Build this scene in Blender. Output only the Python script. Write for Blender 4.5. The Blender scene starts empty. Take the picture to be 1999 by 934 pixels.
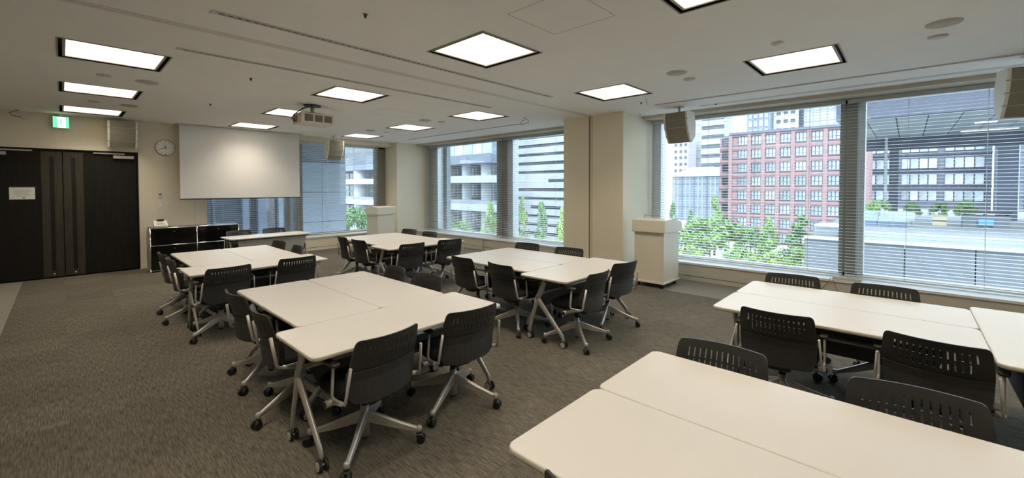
import bpy, bmesh, math, random
from mathutils import Vector, Matrix
random.seed(7)
R = math.radians
PI = math.pi
scene = bpy.context.scene
col = scene.collection

# ------------------------------------------------------------------ camera
cam_d = bpy.data.cameras.new('camera')
cam = bpy.data.objects.new('camera', cam_d)
col.objects.link(cam)
scene.camera = cam
cam_d.sensor_fit = 'HORIZONTAL'
cam_d.sensor_width = 36.0
cam_d.lens = 824.3 * 36.0 / 1999.0
cam_d.shift_y = -(467.0 - 387.16) / 1999.0
cam_d.clip_start = 0.05
cam_d.clip_end = 1000
CAM_H = 1.65
_yaw, _pit, _rol = R(46.8207), R(1.4543), R(0.0683)
fw = Vector((math.sin(_yaw), math.cos(_yaw), 0)); rt = Vector((math.cos(_yaw), -math.sin(_yaw), 0)); dn = Vector((0, 0, -1))
f2 = fw * math.cos(_pit) + dn * math.sin(_pit); d2 = dn * math.cos(_pit) - fw * math.sin(_pit)
r3 = rt * math.cos(_rol) + d2 * math.sin(_rol); d3 = d2 * math.cos(_rol) - rt * math.sin(_rol)
cam.matrix_world = Matrix(((r3.x, -d3.x, -f2.x, 0), (r3.y, -d3.y, -f2.y, 0), (r3.z, -d3.z, -f2.z, CAM_H), (0, 0, 0, 1)))

# ------------------------------------------------------------------ world, sun, exposure
world = bpy.data.worlds.new('overcast_sky')
scene.world = world
world.use_nodes = True
bg = world.node_tree.nodes['Background']
bg.inputs[0].default_value = (0.76, 0.88, 1.0, 1)
bg.inputs[1].default_value = 4.5
sun_d = bpy.data.lights.new('sun', 'SUN')
sun_d.energy = 2.0
sun_d.angle = R(20)
sun_d.color = (1.0, 0.97, 0.93)
sun = bpy.data.objects.new('sun', sun_d)
col.objects.link(sun)
sun.rotation_euler = Vector((0.62, 0.25, -0.75)).to_track_quat('-Z', 'Y').to_euler()
LAMP = 2.2                       # radiance of the diffuser sheets
LAMP_W = 12.0                    # power of the lamp behind each diffuser, in a beam cut off by its prisms
LAMP_SPREAD = 114
LAMP_COL = (1.0, 0.87, 0.69)
vs = scene.view_settings
vs.view_transform = 'Standard'
vs.look = 'None'
vs.exposure = 0.20
vs.gamma = 1.0
vs.use_curve_mapping = False
scene.cycles.use_denoising = True
scene.cycles.max_bounces = 10
scene.cycles.diffuse_bounces = 5
scene.cycles.transparent_max_bounces = 24
scene.cycles.caustics_reflective = False
scene.cycles.caustics_refractive = False

# ------------------------------------------------------------------ materials
def new_mat(name):
    m = bpy.data.materials.new(name)
    m.use_nodes = True
    return m, m.node_tree.nodes, m.node_tree.links, m.node_tree.nodes['Principled BSDF']

def mat(name, c, rough=0.5, metal=0.0, var=0.08, scale=12.0, bump=0.0, bscale=150.0, spec=0.5, stretch=None, objvar=0.0, coat=0.0):
    m, n, l, b = new_mat(name)
    b.inputs['Roughness'].default_value = rough
    b.inputs['Metallic'].default_value = metal
    b.inputs['Specular IOR Level'].default_value = spec
    b.inputs['Coat Weight'].default_value = coat
    tc = n.new('ShaderNodeTexCoord')
    mp = n.new('ShaderNodeMapping')
    if stretch: mp.inputs['Scale'].default_value = stretch
    l.new(tc.outputs['Object'], mp.inputs[0])
    nz = n.new('ShaderNodeTexNoise')
    nz.inputs['Scale'].default_value = scale
    nz.inputs['Detail'].default_value = 4
    l.new(mp.outputs[0], nz.inputs['Vector'])
    rp = n.new('ShaderNodeValToRGB')
    e = rp.color_ramp.elements
    e[0].position, e[1].position = 0.3, 0.7
    e[0].color = (*[max(0, x * (1 - var)) for x in c], 1)
    e[1].color = (*[min(1, x * (1 + var)) for x in c], 1)
    l.new(nz.outputs[0], rp.inputs[0])
    src = rp.outputs[0]
    if objvar:
        oi = n.new('ShaderNodeObjectInfo')
        mr = n.new('ShaderNodeMapRange')
        mr.inputs[3].default_value, mr.inputs[4].default_value = 1 - objvar, 1 + objvar
        l.new(oi.outputs['Random'], mr.inputs[0])
        hs = n.new('ShaderNodeHueSaturation')
        l.new(mr.outputs[0], hs.inputs['Value'])
        l.new(src, hs.inputs['Color'])
        src = hs.outputs[0]
    l.new(src, b.inputs['Base Color'])
    if bump:
        nb = n.new('ShaderNodeTexNoise')
        nb.inputs['Scale'].default_value = bscale
        l.new(mp.outputs[0], nb.inputs['Vector'])
        bp = n.new('ShaderNodeBump')
        bp.inputs['Strength'].default_value = bump
        bp.inputs['Distance'].default_value = 0.004
        l.new(nb.outputs[0], bp.inputs['Height'])
        l.new(bp.outputs[0], b.inputs['Normal'])
    return m

def emis(name, c, s):
    m, n, l, b = new_mat(name)
    b.inputs['Base Color'].default_value = (*c, 1)
    b.inputs['Emission Color'].default_value = (*c, 1)
    b.inputs['Emission Strength'].default_value = s
    return m

def glass(name, tint, refl=0.10, rough=0.0):
    """thin sheet: see-through, with a weak mirror reflection that grows at grazing angles"""
    m = bpy.data.materials.new(name)
    m.use_nodes = True
    n, l = m.node_tree.nodes, m.node_tree.links
    n.clear()
    out = n.new('ShaderNodeOutputMaterial')
    mx = n.new('ShaderNodeMixShader')
    tr = n.new('ShaderNodeBsdfTransparent')
    tr.inputs[0].default_value = (*tint, 1)
    gl = n.new('ShaderNodeBsdfGlossy')
    gl.inputs['Roughness'].default_value = rough
    lw = n.new('ShaderNodeLayerWeight')
    lw.inputs[0].default_value = 0.35
    mu = n.new('ShaderNodeMath'); mu.operation = 'MULTIPLY_ADD'
    mu.inputs[1].default_value = 0.30; mu.inputs[2].default_value = refl
    l.new(lw.outputs['Fresnel'], mu.inputs[0])
    l.new(mu.outputs[0], mx.inputs[0])
    l.new(tr.outputs[0], mx.inputs[1])
    l.new(gl.outputs[0], mx.inputs[2])
    l.new(mx.outputs[0], out.inputs[0])
    return m

def carpet_mat(name, dark, light):
    m, n, l, b = new_mat(name)
    b.inputs['Roughness'].default_value = 0.95
    b.inputs['Specular IOR Level'].default_value = 0.15
    tc = n.new('ShaderNodeTexCoord')
    oi = n.new('ShaderNodeObjectInfo')
    geo = n.new('ShaderNodeNewGeometry')
    def streak(scl, sc):
        mp = n.new('ShaderNodeMapping'); mp.inputs['Scale'].default_value = scl
        l.new(geo.outputs['Position'], mp.inputs[0])
        nz = n.new('ShaderNodeTexNoise'); nz.inputs['Scale'].default_value = sc; nz.inputs['Detail'].default_value = 3
        l.new(mp.outputs[0], nz.inputs['Vector'])
        return nz.outputs[0]
    a = streak((62, 4.5, 1), 2.2)
    c = streak((9, 60, 1), 2.2)
    d = streak((1, 1, 1), 170)
    e0 = streak((1, 1, 1), 1.1)
    ad = n.new('ShaderNodeMath'); ad.operation = 'MULTIPLY_ADD'; ad.inputs[1].default_value = 0.55
    l.new(a, ad.inputs[0])
    m2 = n.new('ShaderNodeMath'); m2.operation = 'MULTIPLY'; m2.inputs[1].default_value = 0.22
    l.new(c, m2.inputs[0]); l.new(m2.outputs[0], ad.inputs[2])
    a3 = n.new('ShaderNodeMath'); a3.operation = 'MULTIPLY_ADD'; a3.inputs[1].default_value = 0.23
    l.new(d, a3.inputs[0]); l.new(ad.outputs[0], a3.inputs[2])
    rp = n.new('ShaderNodeValToRGB')
    rp.color_ramp.elements[0].position = 0.38; rp.color_ramp.elements[1].position = 0.62
    rp.color_ramp.elements[0].color = (*dark, 1); rp.color_ramp.elements[1].color = (*light, 1)
    l.new(a3.outputs[0], rp.inputs[0])
    hs = n.new('ShaderNodeHueSaturation')
    mr = n.new('ShaderNodeMapRange'); mr.inputs[3].default_value = 0.90; mr.inputs[4].default_value = 1.10
    l.new(oi.outputs['Random'], mr.inputs[0])
    l.new(mr.outputs[0], hs.inputs['Value']); l.new(rp.outputs[0], hs.inputs['Color'])
    l.new(hs.outputs[0], b.inputs['Base Color'])
    bp = n.new('ShaderNodeBump'); bp.inputs['Strength'].default_value = 0.5; bp.inputs['Distance'].default_value = 0.004
    l.new(a3.outputs[0], bp.inputs['Height']); l.new(bp.outputs[0], b.inputs['Normal'])
    return m

M = {}
M['carpet'] = carpet_mat('woven_brown_grey_carpet', (0.062, 0.055, 0.044), (0.182, 0.166, 0.137))
M['carpet_pale'] = mat('plain_taupe_carpet', (0.25, 0.23, 0.20), 0.95, var=0.08, scale=60, bump=0.3, spec=0.1)
M['subfloor'] = mat('subfloor_black', (0.02, 0.018, 0.015), 0.9)
M['ceiling'] = mat('matte_ceiling_board', (0.92, 0.91, 0.89), 0.92, var=0.012, scale=3, bump=0.05, bscale=400, spec=0.1)
M['wall'] = mat('cream_wall_cloth', (0.77, 0.705, 0.565), 0.85, var=0.03, scale=30, bump=0.08, bscale=500, spec=0.15)
M['pillar'] = mat('cream_pillar_paint', (0.86, 0.795, 0.645), 0.8, var=0.02, scale=20, spec=0.15)
M['low_wall'] = mat('warm_grey_panel', (0.6, 0.565, 0.485), 0.75, var=0.03, scale=8, spec=0.2)
M['sill'] = mat('white_sill_board', (0.85, 0.86, 0.86), 0.35, var=0.02)
M['dark_gap'] = mat('black_gap', (0.008, 0.008, 0.008), 0.9, spec=0.05)
M['groove'] = mat('dark_groove', (0.12, 0.11, 0.09), 0.9, spec=0.05)  # dark brown-grey for joints, grooves and small dark inserts
M['trim'] = mat('ceiling_trim_grey', (0.36, 0.34, 0.31), 0.6, var=0.04)
M['trim_light'] = mat('ceiling_trim_pale', (0.62, 0.60, 0.57), 0.7, var=0.03)
M['track_pale'] = mat('pale_track_metal', (0.76, 0.74, 0.71), 0.6, var=0.03)
M['alu'] = mat('window_aluminium', (0.31, 0.295, 0.255), 0.45, metal=0.3, var=0.04)
M['alu_pale'] = mat('pale_aluminium', (0.58, 0.62, 0.64), 0.4, metal=0.3, var=0.03)
M['glass'] = glass('window_glass', (0.93, 0.97, 0.98), 0.02)
M['slat'] = mat('white_blind_slat', (0.80, 0.82, 0.82), 0.4, var=0.02)
M['cord'] = mat('white_cord', (0.8, 0.82, 0.82), 0.6)
M['door'] = mat('dark_oak_door', (0.0125, 0.0108, 0.0085), 0.5, var=0.25, scale=6, stretch=(8, 1, 0.6), spec=0.25)
M['door_panel'] = mat('brown_pull_panel', (0.052, 0.044, 0.033), 0.45, var=0.2, scale=6, stretch=(8, 1, 0.6), spec=0.3)
M['door_pull'] = mat('black_pull_recess', (0.004, 0.0035, 0.003), 0.6)
M['silver'] = mat('brushed_silver', (0.62, 0.60, 0.57), 0.32, metal=0.85, var=0.05, scale=40)
M['silver_paint'] = mat('silver_paint', (0.52, 0.50, 0.47), 0.38, metal=0.45, var=0.04, scale=30)
M['chrome'] = mat('chrome_tube', (0.85, 0.85, 0.85), 0.12, metal=1.0, var=0.02)
M['paper'] = mat('white_paper', (0.80, 0.79, 0.75), 0.8, var=0.02)
M['ink'] = mat('grey_print', (0.45, 0.44, 0.42), 0.8)
M['red_ink'] = mat('red_print', (0.45, 0.08, 0.07), 0.8)
M['screen'] = mat('matte_screen_cloth', (0.82, 0.82, 0.81), 0.9, var=0.01, scale=4, spec=0.1)
M['black_bar'] = mat('black_bar', (0.02, 0.02, 0.02), 0.5)
M['white_plastic'] = mat('white_plastic', (0.78, 0.76, 0.71), 0.45, var=0.02)
M['beige_plastic'] = mat('beige_plastic', (0.70, 0.66, 0.56), 0.5, var=0.02)
M['grille'] = mat('beige_speaker_grille', (0.27, 0.25, 0.2), 0.7, var=0.12, scale=160, bump=0.3, bscale=600)
M['speaker_box'] = mat('white_speaker_box', (0.82, 0.8, 0.75), 0.5, var=0.02)
M['black_lacquer'] = mat('black_lacquer', (0.006, 0.006, 0.006), 0.12, var=0.1, spec=0.5)
M['grey_steel'] = mat('grey_steel_panel', (0.42, 0.40, 0.35), 0.45, var=0.03)
M['lectern'] = mat('cream_lectern_laminate', (0.8, 0.755, 0.63), 0.30, var=0.015, scale=5)
M['rubber'] = mat('black_rubber', (0.014, 0.014, 0.014), 0.6)
M['wheel_grey'] = mat('pale_grey_wheel', (0.50, 0.49, 0.46), 0.5, var=0.04)
M['tabletop'] = mat('white_laminate_top', (0.655, 0.64, 0.615), 0.38, var=0.012, scale=3, spec=0.25)
M['table_edge'] = mat('cream_table_edge', (0.58, 0.55, 0.46), 0.4, var=0.02)
M['table_under'] = mat('dark_table_underside', (0.05, 0.048, 0.045), 0.6)
M['modesty'] = mat('dark_grey_mesh_panel', (0.075, 0.072, 0.068), 0.75, var=0.1, scale=80)
M['modesty_pale'] = mat('pale_grey_panel', (0.33, 0.32, 0.29), 0.6, var=0.05)
M['chair_shell'] = mat('black_nylon_shell', (0.034, 0.033, 0.032), 0.42, var=0.08, scale=60, bump=0.05, spec=0.5)
M['chair_pad'] = mat('charcoal_back_cover', (0.048, 0.047, 0.046), 0.6, var=0.08, scale=60, spec=0.4)
M['chair_fabric'] = mat('black_seat_fabric', (0.02, 0.02, 0.02), 0.9, var=0.15, scale=200, bump=0.3, spec=0.2)
M['caster'] = mat('black_caster', (0.012, 0.012, 0.012), 0.45)
M['clock_face'] = mat('clock_face', (0.88, 0.87, 0.83), 0.5, var=0.01)
M['clock_rim'] = mat('clock_rim', (0.35, 0.34, 0.31), 0.35, metal=0.4)
M['black_wire'] = mat('dark_wire', (0.03, 0.03, 0.03), 0.6)
M['grey_wire'] = mat('grey_wire', (0.22, 0.20, 0.17), 0.6)
M['diffuser'] = emis('lit_diffuser', LAMP_COL, LAMP)
M['exit_green'] = emis('exit_green', (0.12, 0.85, 0.36), 1.3)
M['exit_white'] = emis('exit_white', (0.80, 1.0, 0.90), 1.5)
# outdoors
M['brick'] = mat('hazed_red_brick', (0.33, 0.205, 0.205), 0.85, var=0.10, scale=1.5)  # brick red desaturated, distance haze mixed into the colour
M['brick_dark'] = mat('brown_brick_band', (0.17, 0.11, 0.115), 0.85, var=0.1, scale=1.5)
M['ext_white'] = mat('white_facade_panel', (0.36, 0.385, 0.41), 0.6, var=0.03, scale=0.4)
M['ext_grey'] = mat('shaded_grey_concrete', (0.11, 0.125, 0.145), 0.8, var=0.06, scale=0.6)  # darkened so the colour holds the shade on the terrace wall
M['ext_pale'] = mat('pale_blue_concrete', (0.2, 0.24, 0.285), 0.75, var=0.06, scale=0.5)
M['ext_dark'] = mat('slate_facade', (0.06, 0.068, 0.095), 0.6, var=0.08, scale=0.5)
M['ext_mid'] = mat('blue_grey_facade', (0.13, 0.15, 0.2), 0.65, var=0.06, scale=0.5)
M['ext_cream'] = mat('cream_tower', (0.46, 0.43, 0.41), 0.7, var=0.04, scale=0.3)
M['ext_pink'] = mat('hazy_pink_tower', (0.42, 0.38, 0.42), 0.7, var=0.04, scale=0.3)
M['ext_green'] = mat('pale_green_roof', (0.3, 0.37, 0.36), 0.6, var=0.05, scale=0.5)
M['pane'] = mat('reflecting_pane', (0.42, 0.48, 0.52), 0.12, var=0.35, scale=0.35, spec=0.9, objvar=0.35)
M['pane_dark'] = mat('dark_pane', (0.05, 0.06, 0.075), 0.12, var=0.4, scale=0.35, spec=0.7, objvar=0.3)
M['pane_blue'] = mat('blue_curtain_pane', (0.32, 0.46, 0.58), 0.10, var=0.2, scale=0.5, spec=0.9, objvar=0.25)
M['pane_green'] = mat('green_pane', (0.13, 0.20, 0.17), 0.2, var=0.3, scale=0.4, spec=0.6)
M['asphalt'] = mat('grey_street', (0.48, 0.48, 0.48), 0.9, var=0.08, scale=0.3)
M['leaf_a'] = mat('fresh_green_leaf', (0.21, 0.34, 0.11), 0.7, var=0.35, scale=0.9, objvar=0.12)
M['leaf_b'] = mat('mid_green_leaf', (0.15, 0.265, 0.105), 0.7, var=0.35, scale=0.9, objvar=0.12)
M['leaf_c'] = mat('yellow_green_leaf', (0.27, 0.38, 0.12), 0.7, var=0.3, scale=0.9, objvar=0.12)
M['bark'] = mat('tree_bark', (0.10, 0.075, 0.055), 0.9, var=0.2, scale=6)
M['terrace_floor'] = mat('pale_terrace_stone', (0.2, 0.215, 0.235), 0.8, var=0.04, scale=0.6)
M['soffit'] = mat('grey_soffit_panel', (0.33, 0.37, 0.385), 0.7, var=0.06, scale=0.5, objvar=0.08)
M['tan'] = mat('tan_crate', (0.42, 0.37, 0.26), 0.7, var=0.06)
M['blue_board'] = mat('blue_board', (0.08, 0.25, 0.72), 0.5, var=0.03)
M['glass_rail'] = glass('balustrade_glass', (0.70, 0.82, 0.95), 0.12)

# ------------------------------------------------------------------ mesh helpers
class MB:
    """collects shapes; build() links them as one mesh object"""
    def __init__(s): s.v = []; s.f = []; s.sm = []; s.mi = []
    def add(s, verts, faces, smooth=False, mi=0):
        o = len(s.v)
        s.v += [tuple(p) for p in verts]
        s.f += [tuple(i + o for i in f) for f in faces]
        s.sm += [smooth] * len(faces); s.mi += [mi] * len(faces)
        return s
    def box(s, x0, x1, y0, y1, z0, z1, mi=0):
        x0, x1 = min(x0, x1), max(x0, x1); y0, y1 = min(y0, y1), max(y0, y1); z0, z1 = min(z0, z1), max(z0, z1)
        v = [(x0, y0, z0), (x1, y0, z0), (x1, y1, z0), (x0, y1, z0), (x0, y0, z1), (x1, y0, z1), (x1, y1, z1), (x0, y1, z1)]
        return s.add(v, [(0, 3, 2, 1), (4, 5, 6, 7), (0, 1, 5, 4), (1, 2, 6, 5), (2, 3, 7, 6), (3, 0, 4, 7)], False, mi)
    def bbox(s, x0, x1, y0, y1, z0, z1, b=0.004, mi=0):
        """box with chamfered edges"""
        v = []; 
        for z, i in ((z0, b), (z0 + b, 0), (z1 - b, 0), (z1, b)):
            a0, a1, c0, c1 = x0 + i, x1 - i, y0 + i, y1 - i
            k = b if i == 0 else b * 0.6
            v += [(a0 + k, c0, z), (a1 - k, c0, z), (a1, c0 + k, z), (a1, c1 - k, z), (a1 - k, c1, z), (a0 + k, c1, z), (a0, c1 - k, z), (a0, c0 + k, z)]
        f = [tuple(range(7, -1, -1)), tuple(range(24, 32))]
        for r in range(3):
            for i in range(8):
                j = (i + 1) % 8
                f.append((r * 8 + i, r * 8 + j, r * 8 + 8 + j, r * 8 + 8 + i))
        return s.add(v, f, False, mi)
    def slab(s, w, d, z0, z1, rc, re, seg=5, mi_side=0, mi=0, cx=0, cy=0):
        """rounded-corner slab with softened edges"""
        def loop(i, z):
            pts = []
            r = max(rc - i, 0.002)
            for qx, qy, a0 in ((1, 1, 0), (-1, 1, 90), (-1, -1, 180), (1, -1, 270)):
                for k in range(seg + 1):
                    a = R(a0 + 90 * k / seg)
                    pts.append((cx + qx * (w / 2 - i - r) + r * math.cos(a), cy + qy * (d / 2 - i - r) + r * math.sin(a), z))
            return pts
        loops = [loop(re, z0), loop(re * 0.3, z0 + re * 0.3), loop(0, z0 + re), loop(0, z1 - re), loop(re * 0.3, z1 - re * 0.3), loop(re, z1)]
        n = len(loops[0])
        v = [p for L in loops for p in L]
        s.add(v, [tuple(range(n - 1, -1, -1))], False, mi_side)
        o = len(s.v) - len(v)
        s.f.append(tuple(o + 5 * n + i for i in range(n))); s.sm.append(False); s.mi.append(mi)
        for r in range(5):
            for i in range(n):
                j = (i + 1) % n
                s.f.append((o + r * n + i, o + r * n + j, o + (r + 1) * n + j, o + (r + 1) * n + i)); s.sm.append(True)
                s.mi.append(mi if r == 4 else mi_side)
        return s
    def prism(s, poly, axis, a, b, mi=0, smooth=False):
        """extrude a 2D polygon along an axis ('x': poly=(y,z); 'y': poly=(x,z); 'z': poly=(x,y))"""
        def P(p, t):
            return (t, p[0], p[1]) if axis == 'x' else (p[0], t, p[1]) if axis == 'y' else (p[0], p[1], t)
        n = len(poly)
        v = [P(p, a) for p in poly] + [P(p, b) for p in poly]
        f = [tuple(range(n)), tuple(range(2 * n - 1, n - 1, -1))] + [(i, (i + n), (i + 1) % n + n, (i + 1) % n) for i in range(n)]
        return s.add(v, f, smooth, mi)
    def cyl(s, p0, p1, r0, r1=None, n=12, cap=True, mi=0, smooth=True):
        r1 = r0 if r1 is None else r1
        p0, p1 = Vector(p0), Vector(p1)
        d = (p1 - p0).normalized()
        a = d.orthogonal().normalized(); b = d.cross(a)
        v = []
        for p, r in ((p0, r0), (p1, r1)):
            for k in range(n):
                t = 2 * PI * k / n
                v.append(p + a * (r * math.cos(t)) + b * (r * math.sin(t)))
        s.add(v, [(k, (k + 1) % n, n + (k + 1) % n, n + k) for k in range(n)], smooth, mi)
        o = len(s.v) - 2 * n
        if cap:
            s.f.append(tuple(o + k for k in range(n - 1, -1, -1))); s.sm.append(False); s.mi.append(mi)
            s.f.append(tuple(o + n + k for k in range(n))); s.sm.append(False); s.mi.append(mi)
        return s
    def tube(s, pts, r, n=8, mi=0, flat=1.0, side=None):
        """swept tube through points; r number or list; flat<1 squashes it across 'side'"""
        pts = [Vector(p) for p in pts]
        m = len(pts)
        rs = r if isinstance(r, (list, tuple)) else [r] * m
        v = []
        ref = None
        for i, p in enumerate(pts):
            t = ((pts[min(i + 1, m - 1)] - pts[max(i - 1, 0)])).normalized()
            if side is not None:
                a = Vector(side); a = (a - t * a.dot(t)).normalized()
            else:
                if ref is None: ref = t.orthogonal().normalized()
                a = (ref - t * ref.dot(t))
                a = a.normalized() if a.length > 1e-6 else t.orthogonal().normalized()
                ref = a
            b = t.cross(a)
            for k in range(n):
                q = 2 * PI * k / n
                v.append(p + a * (rs[i] * flat * math.cos(q)) + b * (rs[i] * math.sin(q)))
        f = []
        for i in range(m - 1):
            for k in range(n):
                f.append((i * n + k, i * n + (k + 1) % n, (i + 1) * n + (k + 1) % n, (i + 1) * n + k))
        s.add(v, f, True, mi)
        o = len(s.v) - len(v)
        s.f.append(tuple(o + k for k in range(n - 1, -1, -1))); s.sm.append(False); s.mi.append(mi)
        s.f.append(tuple(o + (m - 1) * n + k for k in range(n))); s.sm.append(False); s.mi.append(mi)
        return s
    def lathe(s, prof, cx=0, cy=0, n=20, mi=0):
        v = []
        for r, z in prof:
            for k in range(n):
                t = 2 * PI * k / n
                v.append((cx + r * math.cos(t), cy + r * math.sin(t), z))
        f = []
        for i in range(len(prof) - 1):
            for k in range(n):
                f.append((i * n + k, i * n + (k + 1) % n, (i + 1) * n + (k + 1) % n, (i + 1) * n + k))
        s.add(v, f, True, mi)
        o = len(s.v) - len(v)
        s.f.append(tuple(o + k for k in range(n - 1, -1, -1))); s.sm.append(False); s.mi.append(mi)
        q = o + (len(prof) - 1) * n
        s.f.append(tuple(q + k for k in range(n))); s.sm.append(False); s.mi.append(mi)
        return s
    def ball(s, c, r, n=10, m=6, mi=0):
        pr = [(max(1e-4, r * math.sin(PI * i / m)), c[2] - r * math.cos(PI * i / m)) for i in range(m + 1)]
        return s.lathe(pr, c[0], c[1], n, mi)
    def mesh(s, name, mats):
        me = bpy.data.meshes.new(name)
        me.from_pydata(s.v, [], s.f)
        for m in (mats if isinstance(mats, (list, tuple)) else [mats]):
            me.materials.append(M[m] if isinstance(m, str) else m)
        me.polygons.foreach_set('use_smooth', s.sm)
        me.polygons.foreach_set('material_index', s.mi)
        bm = bmesh.new(); bm.from_mesh(me)
        bmesh.ops.recalc_face_normals(bm, faces=bm.faces)
        bm.to_mesh(me); bm.free()
        me.update()
        return me
    def build(s, name, mats, parent=None):
        return link(name, s.mesh(name, mats), parent)

def link(name, me, parent=None, loc=None, rot=None):
    o = bpy.data.objects.new(name, me)
    col.objects.link(o)
    if parent is not None: o.parent = parent
    if loc is not None: o.location = loc
    if rot is not None: o.rotation_euler = rot
    return o

def tag(o, label=None, cat=None, group=None, kind=None):
    if label: o['label'] = label
    if cat: o['category'] = cat
    if group: o['group'] = group
    if kind: o['kind'] = kind
    return o

def thing(name, label, cat, loc=(0, 0, 0), rz=0, group=None):
    o = bpy.data.objects.new(name, None)
    o.empty_display_size = 0.1
    col.objects.link(o)
    o.location = loc
    o.rotation_euler = (0, 0, rz)
    return tag(o, label, cat, group)

def struct(o):
    o['kind'] = 'structure'
    return o

# ------------------------------------------------------------------ room shell
CEIL = 3.0
XL, XW = -2.5, 7.6            # left wall, window wall (inner faces)
YB, YD = -4.0, 11.38          # back wall, door wall (inner faces)
WY = 11.86                    # plane of the door-wall window
WX = 8.06                     # plane of the long window

# floor: dark woven carpet tiles in the middle, paler border strips along both long sides
fl = struct(MB().box(XL, XW + 0.5, YB, YD + 0.5, -0.2, -0.012).build('floor', 'subfloor'))
NX = 14
TX = (6.6 + 0.5) / NX
TY = 0.508
tile_me = MB().bbox(-TX / 2 + 0.0003, TX / 2 - 0.0003, -TY / 2 + 0.0003, TY / 2 - 0.0003, -0.012, 0.0, 0.0012).mesh('carpet_tile', 'carpet')
camv = Vector((0, 0, CAM_H))
cells = []
ny = int((YD - YB) / TY) + 1
for i in range(NX):
    for j in range(ny):
        x, y = -0.5 + TX * (i + 0.5), YD - TY * (j + 0.5)
        c = Vector((x, y, 0)) - camv
        dz = c.dot(f2)
        seen = dz > 0.3 and abs(c.dot(r3) / dz) < 1.45 and abs(c.dot(d3) / dz) < 1.0
        cells.append((0 if seen else 1, c.length, x, y))
cells.sort()
rest = MB()
for k, (s_, d_, x, y) in enumerate(cells):
    if k < 300 and s_ == 0:
        link('carpet_tile', tile_me, fl, (x, y, 0))
    else:
        rest.bbox(x - TX / 2 + 0.0003, x + TX / 2 - 0.0003, y - TY / 2 + 0.0003, y + TY / 2 - 0.0003, -0.012, 0.0, 0.0016)
tag(rest.build('carpet_tile_field', 'carpet', fl), kind='stuff')
MB().box(XL, -0.502, YB, YD, -0.012, -0.001).build('border_strip', 'carpet_pale', fl)
MB().box(6.602, XW, YB, YD, -0.012, -0.001).build('border_strip', 'carpet_pale', fl)

# ceiling: one board with square openings for the recessed lights
LX = (0.0, 2.51, 5.03)
LY = (-1.75, 0.51, 2.70, 5.57, 7.84, 10.10)
LS = 0.80
openings = [(x, x + LS, y, y + LS) for x in LX for y in LY if not (y < -1 and x > 5.5)]
xs = sorted({XL, XW} | {v for o in openings for v in o[:2]})
ys = sorted({YB, YD + 0.48} | {v for o in openings for v in o[2:]})
cb = MB()
for i in range(len(xs) - 1):
    for j in range(len(ys) - 1):
        cx, cy = (xs[i] + xs[i + 1]) / 2, (ys[j] + ys[j + 1]) / 2
        if any(o[0] < cx < o[1] and o[2] < cy < o[3] for o in openings): continue
        cb.box(xs[i], xs[i + 1], ys[j], ys[j + 1], CEIL, CEIL + 0.14)
ceiling = struct(cb.build('ceiling', 'ceiling'))
struct(MB().box(XL - 0.3, 8.3, YB - 0.3, 12.2, CEIL + 0.3, CEIL + 0.45).build('ceiling_roof_slab', 'ext_grey'))

# door wall (front)
DX0, DX1, DH = -1.02, 1.045, 2.345
wf = MB()
wf.box(XL, DX0 - 0.02, YD, YD + 0.48, 0, CEIL)
wf.box(DX0 - 0.02, DX1 + 0.02, YD, YD + 0.48, DH + 0.02, CEIL)
wf.box(DX1 + 0.02, 2.2, YD, YD + 0.48, 0, CEIL)
wf.box(2.2, 6.9, YD, YD + 0.48, 0, 0.33)
wf.box(2.2, 6.9, YD, YD + 0.48, 2.88, CEIL)
wf.box(DX0 - 0.02, DX1 + 0.02, YD + 0.2, YD + 0.48, 0, DH + 0.02)
wall_front = struct(wf.build('wall_front', 'wall'))
MB().box(1.98, 1.983, YD - 0.0015, YD, 0.9, 1.42).build('panel_joint', 'groove', wall_front)
struct(MB().box(XL - 0.2, XL, YB - 0.2, YD + 0.48, 0, CEIL).build('wall_left', 'wall'))
struct(MB().box(XL - 0.2, 8.3, YB - 0.2, YB, 0, CEIL).build('wall_back', 'wall'))
# window wall (right): low panel, head, pillars
wr = MB()
for y0, y1 in ((YB, 3.7), (5.02, 11.2)):
    wr.box(XW, XW + 0.55, y0, y1, 0, 0.285)
    wr.box(XW, XW + 0.55, y0, y1, 2.945, CEIL + 0.3)
wall_right = struct(wr.build('wall_right', 'low_wall'))
for y0, y1 in ((YB, 3.7), (5.02, 11.2)):
    MB().box(XW - 0.004, XW, y0, y1, 0.072, 0.080).build('panel_groove', 'groove', wall_right)
MB().box(2.2, 6.9, YD - 0.004, YD, 0.072, 0.080).build('panel_groove', 'groove', wall_front)
b = struct(MB().box(XW - 0.012, XW, YB, 3.7, 0, 0.068).build('baseboard_right', 'low_wall'))
b = struct(MB().box(XW - 0.012, XW, 5.02, 11.2, 0, 0.068).build('baseboard_right', 'low_wall'))
b = struct(MB().box(1.07, 6.88, YD - 0.012, YD, 0, 0.068).build('baseboard_front', 'wall'))
pil = MB()
pil.box(6.86, XW + 0.6, 3.72, 4.405, 0, CEIL)
pil.box(6.86, XW + 0.6, 4.435, 5.02, 0, CEIL)
pil.box(6.89, XW + 0.6, 4.405, 4.435, 0, CEIL)
p1 = struct(pil.build('pillar', 'pillar'))
MB().box(6.884, 6.8895, 4.406, 4.434, 0, CEIL - 0.002).build('slot', 'dark_gap', p1)
MB().box(6.857, 6.86, 4.36, 4.364, 0, CEIL - 0.002).build('panel_joint', 'groove', p1)
p2 = struct(MB().box(6.89, XW + 0.6, 11.2, 12.0, 0, CEIL).build('pillar', 'pillar'))
MB().cyl((7.42, 11.196, 1.42), (7.42, 11.2, 1.42), 0.012).build('socket_plug', 'trim', p2)

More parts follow.
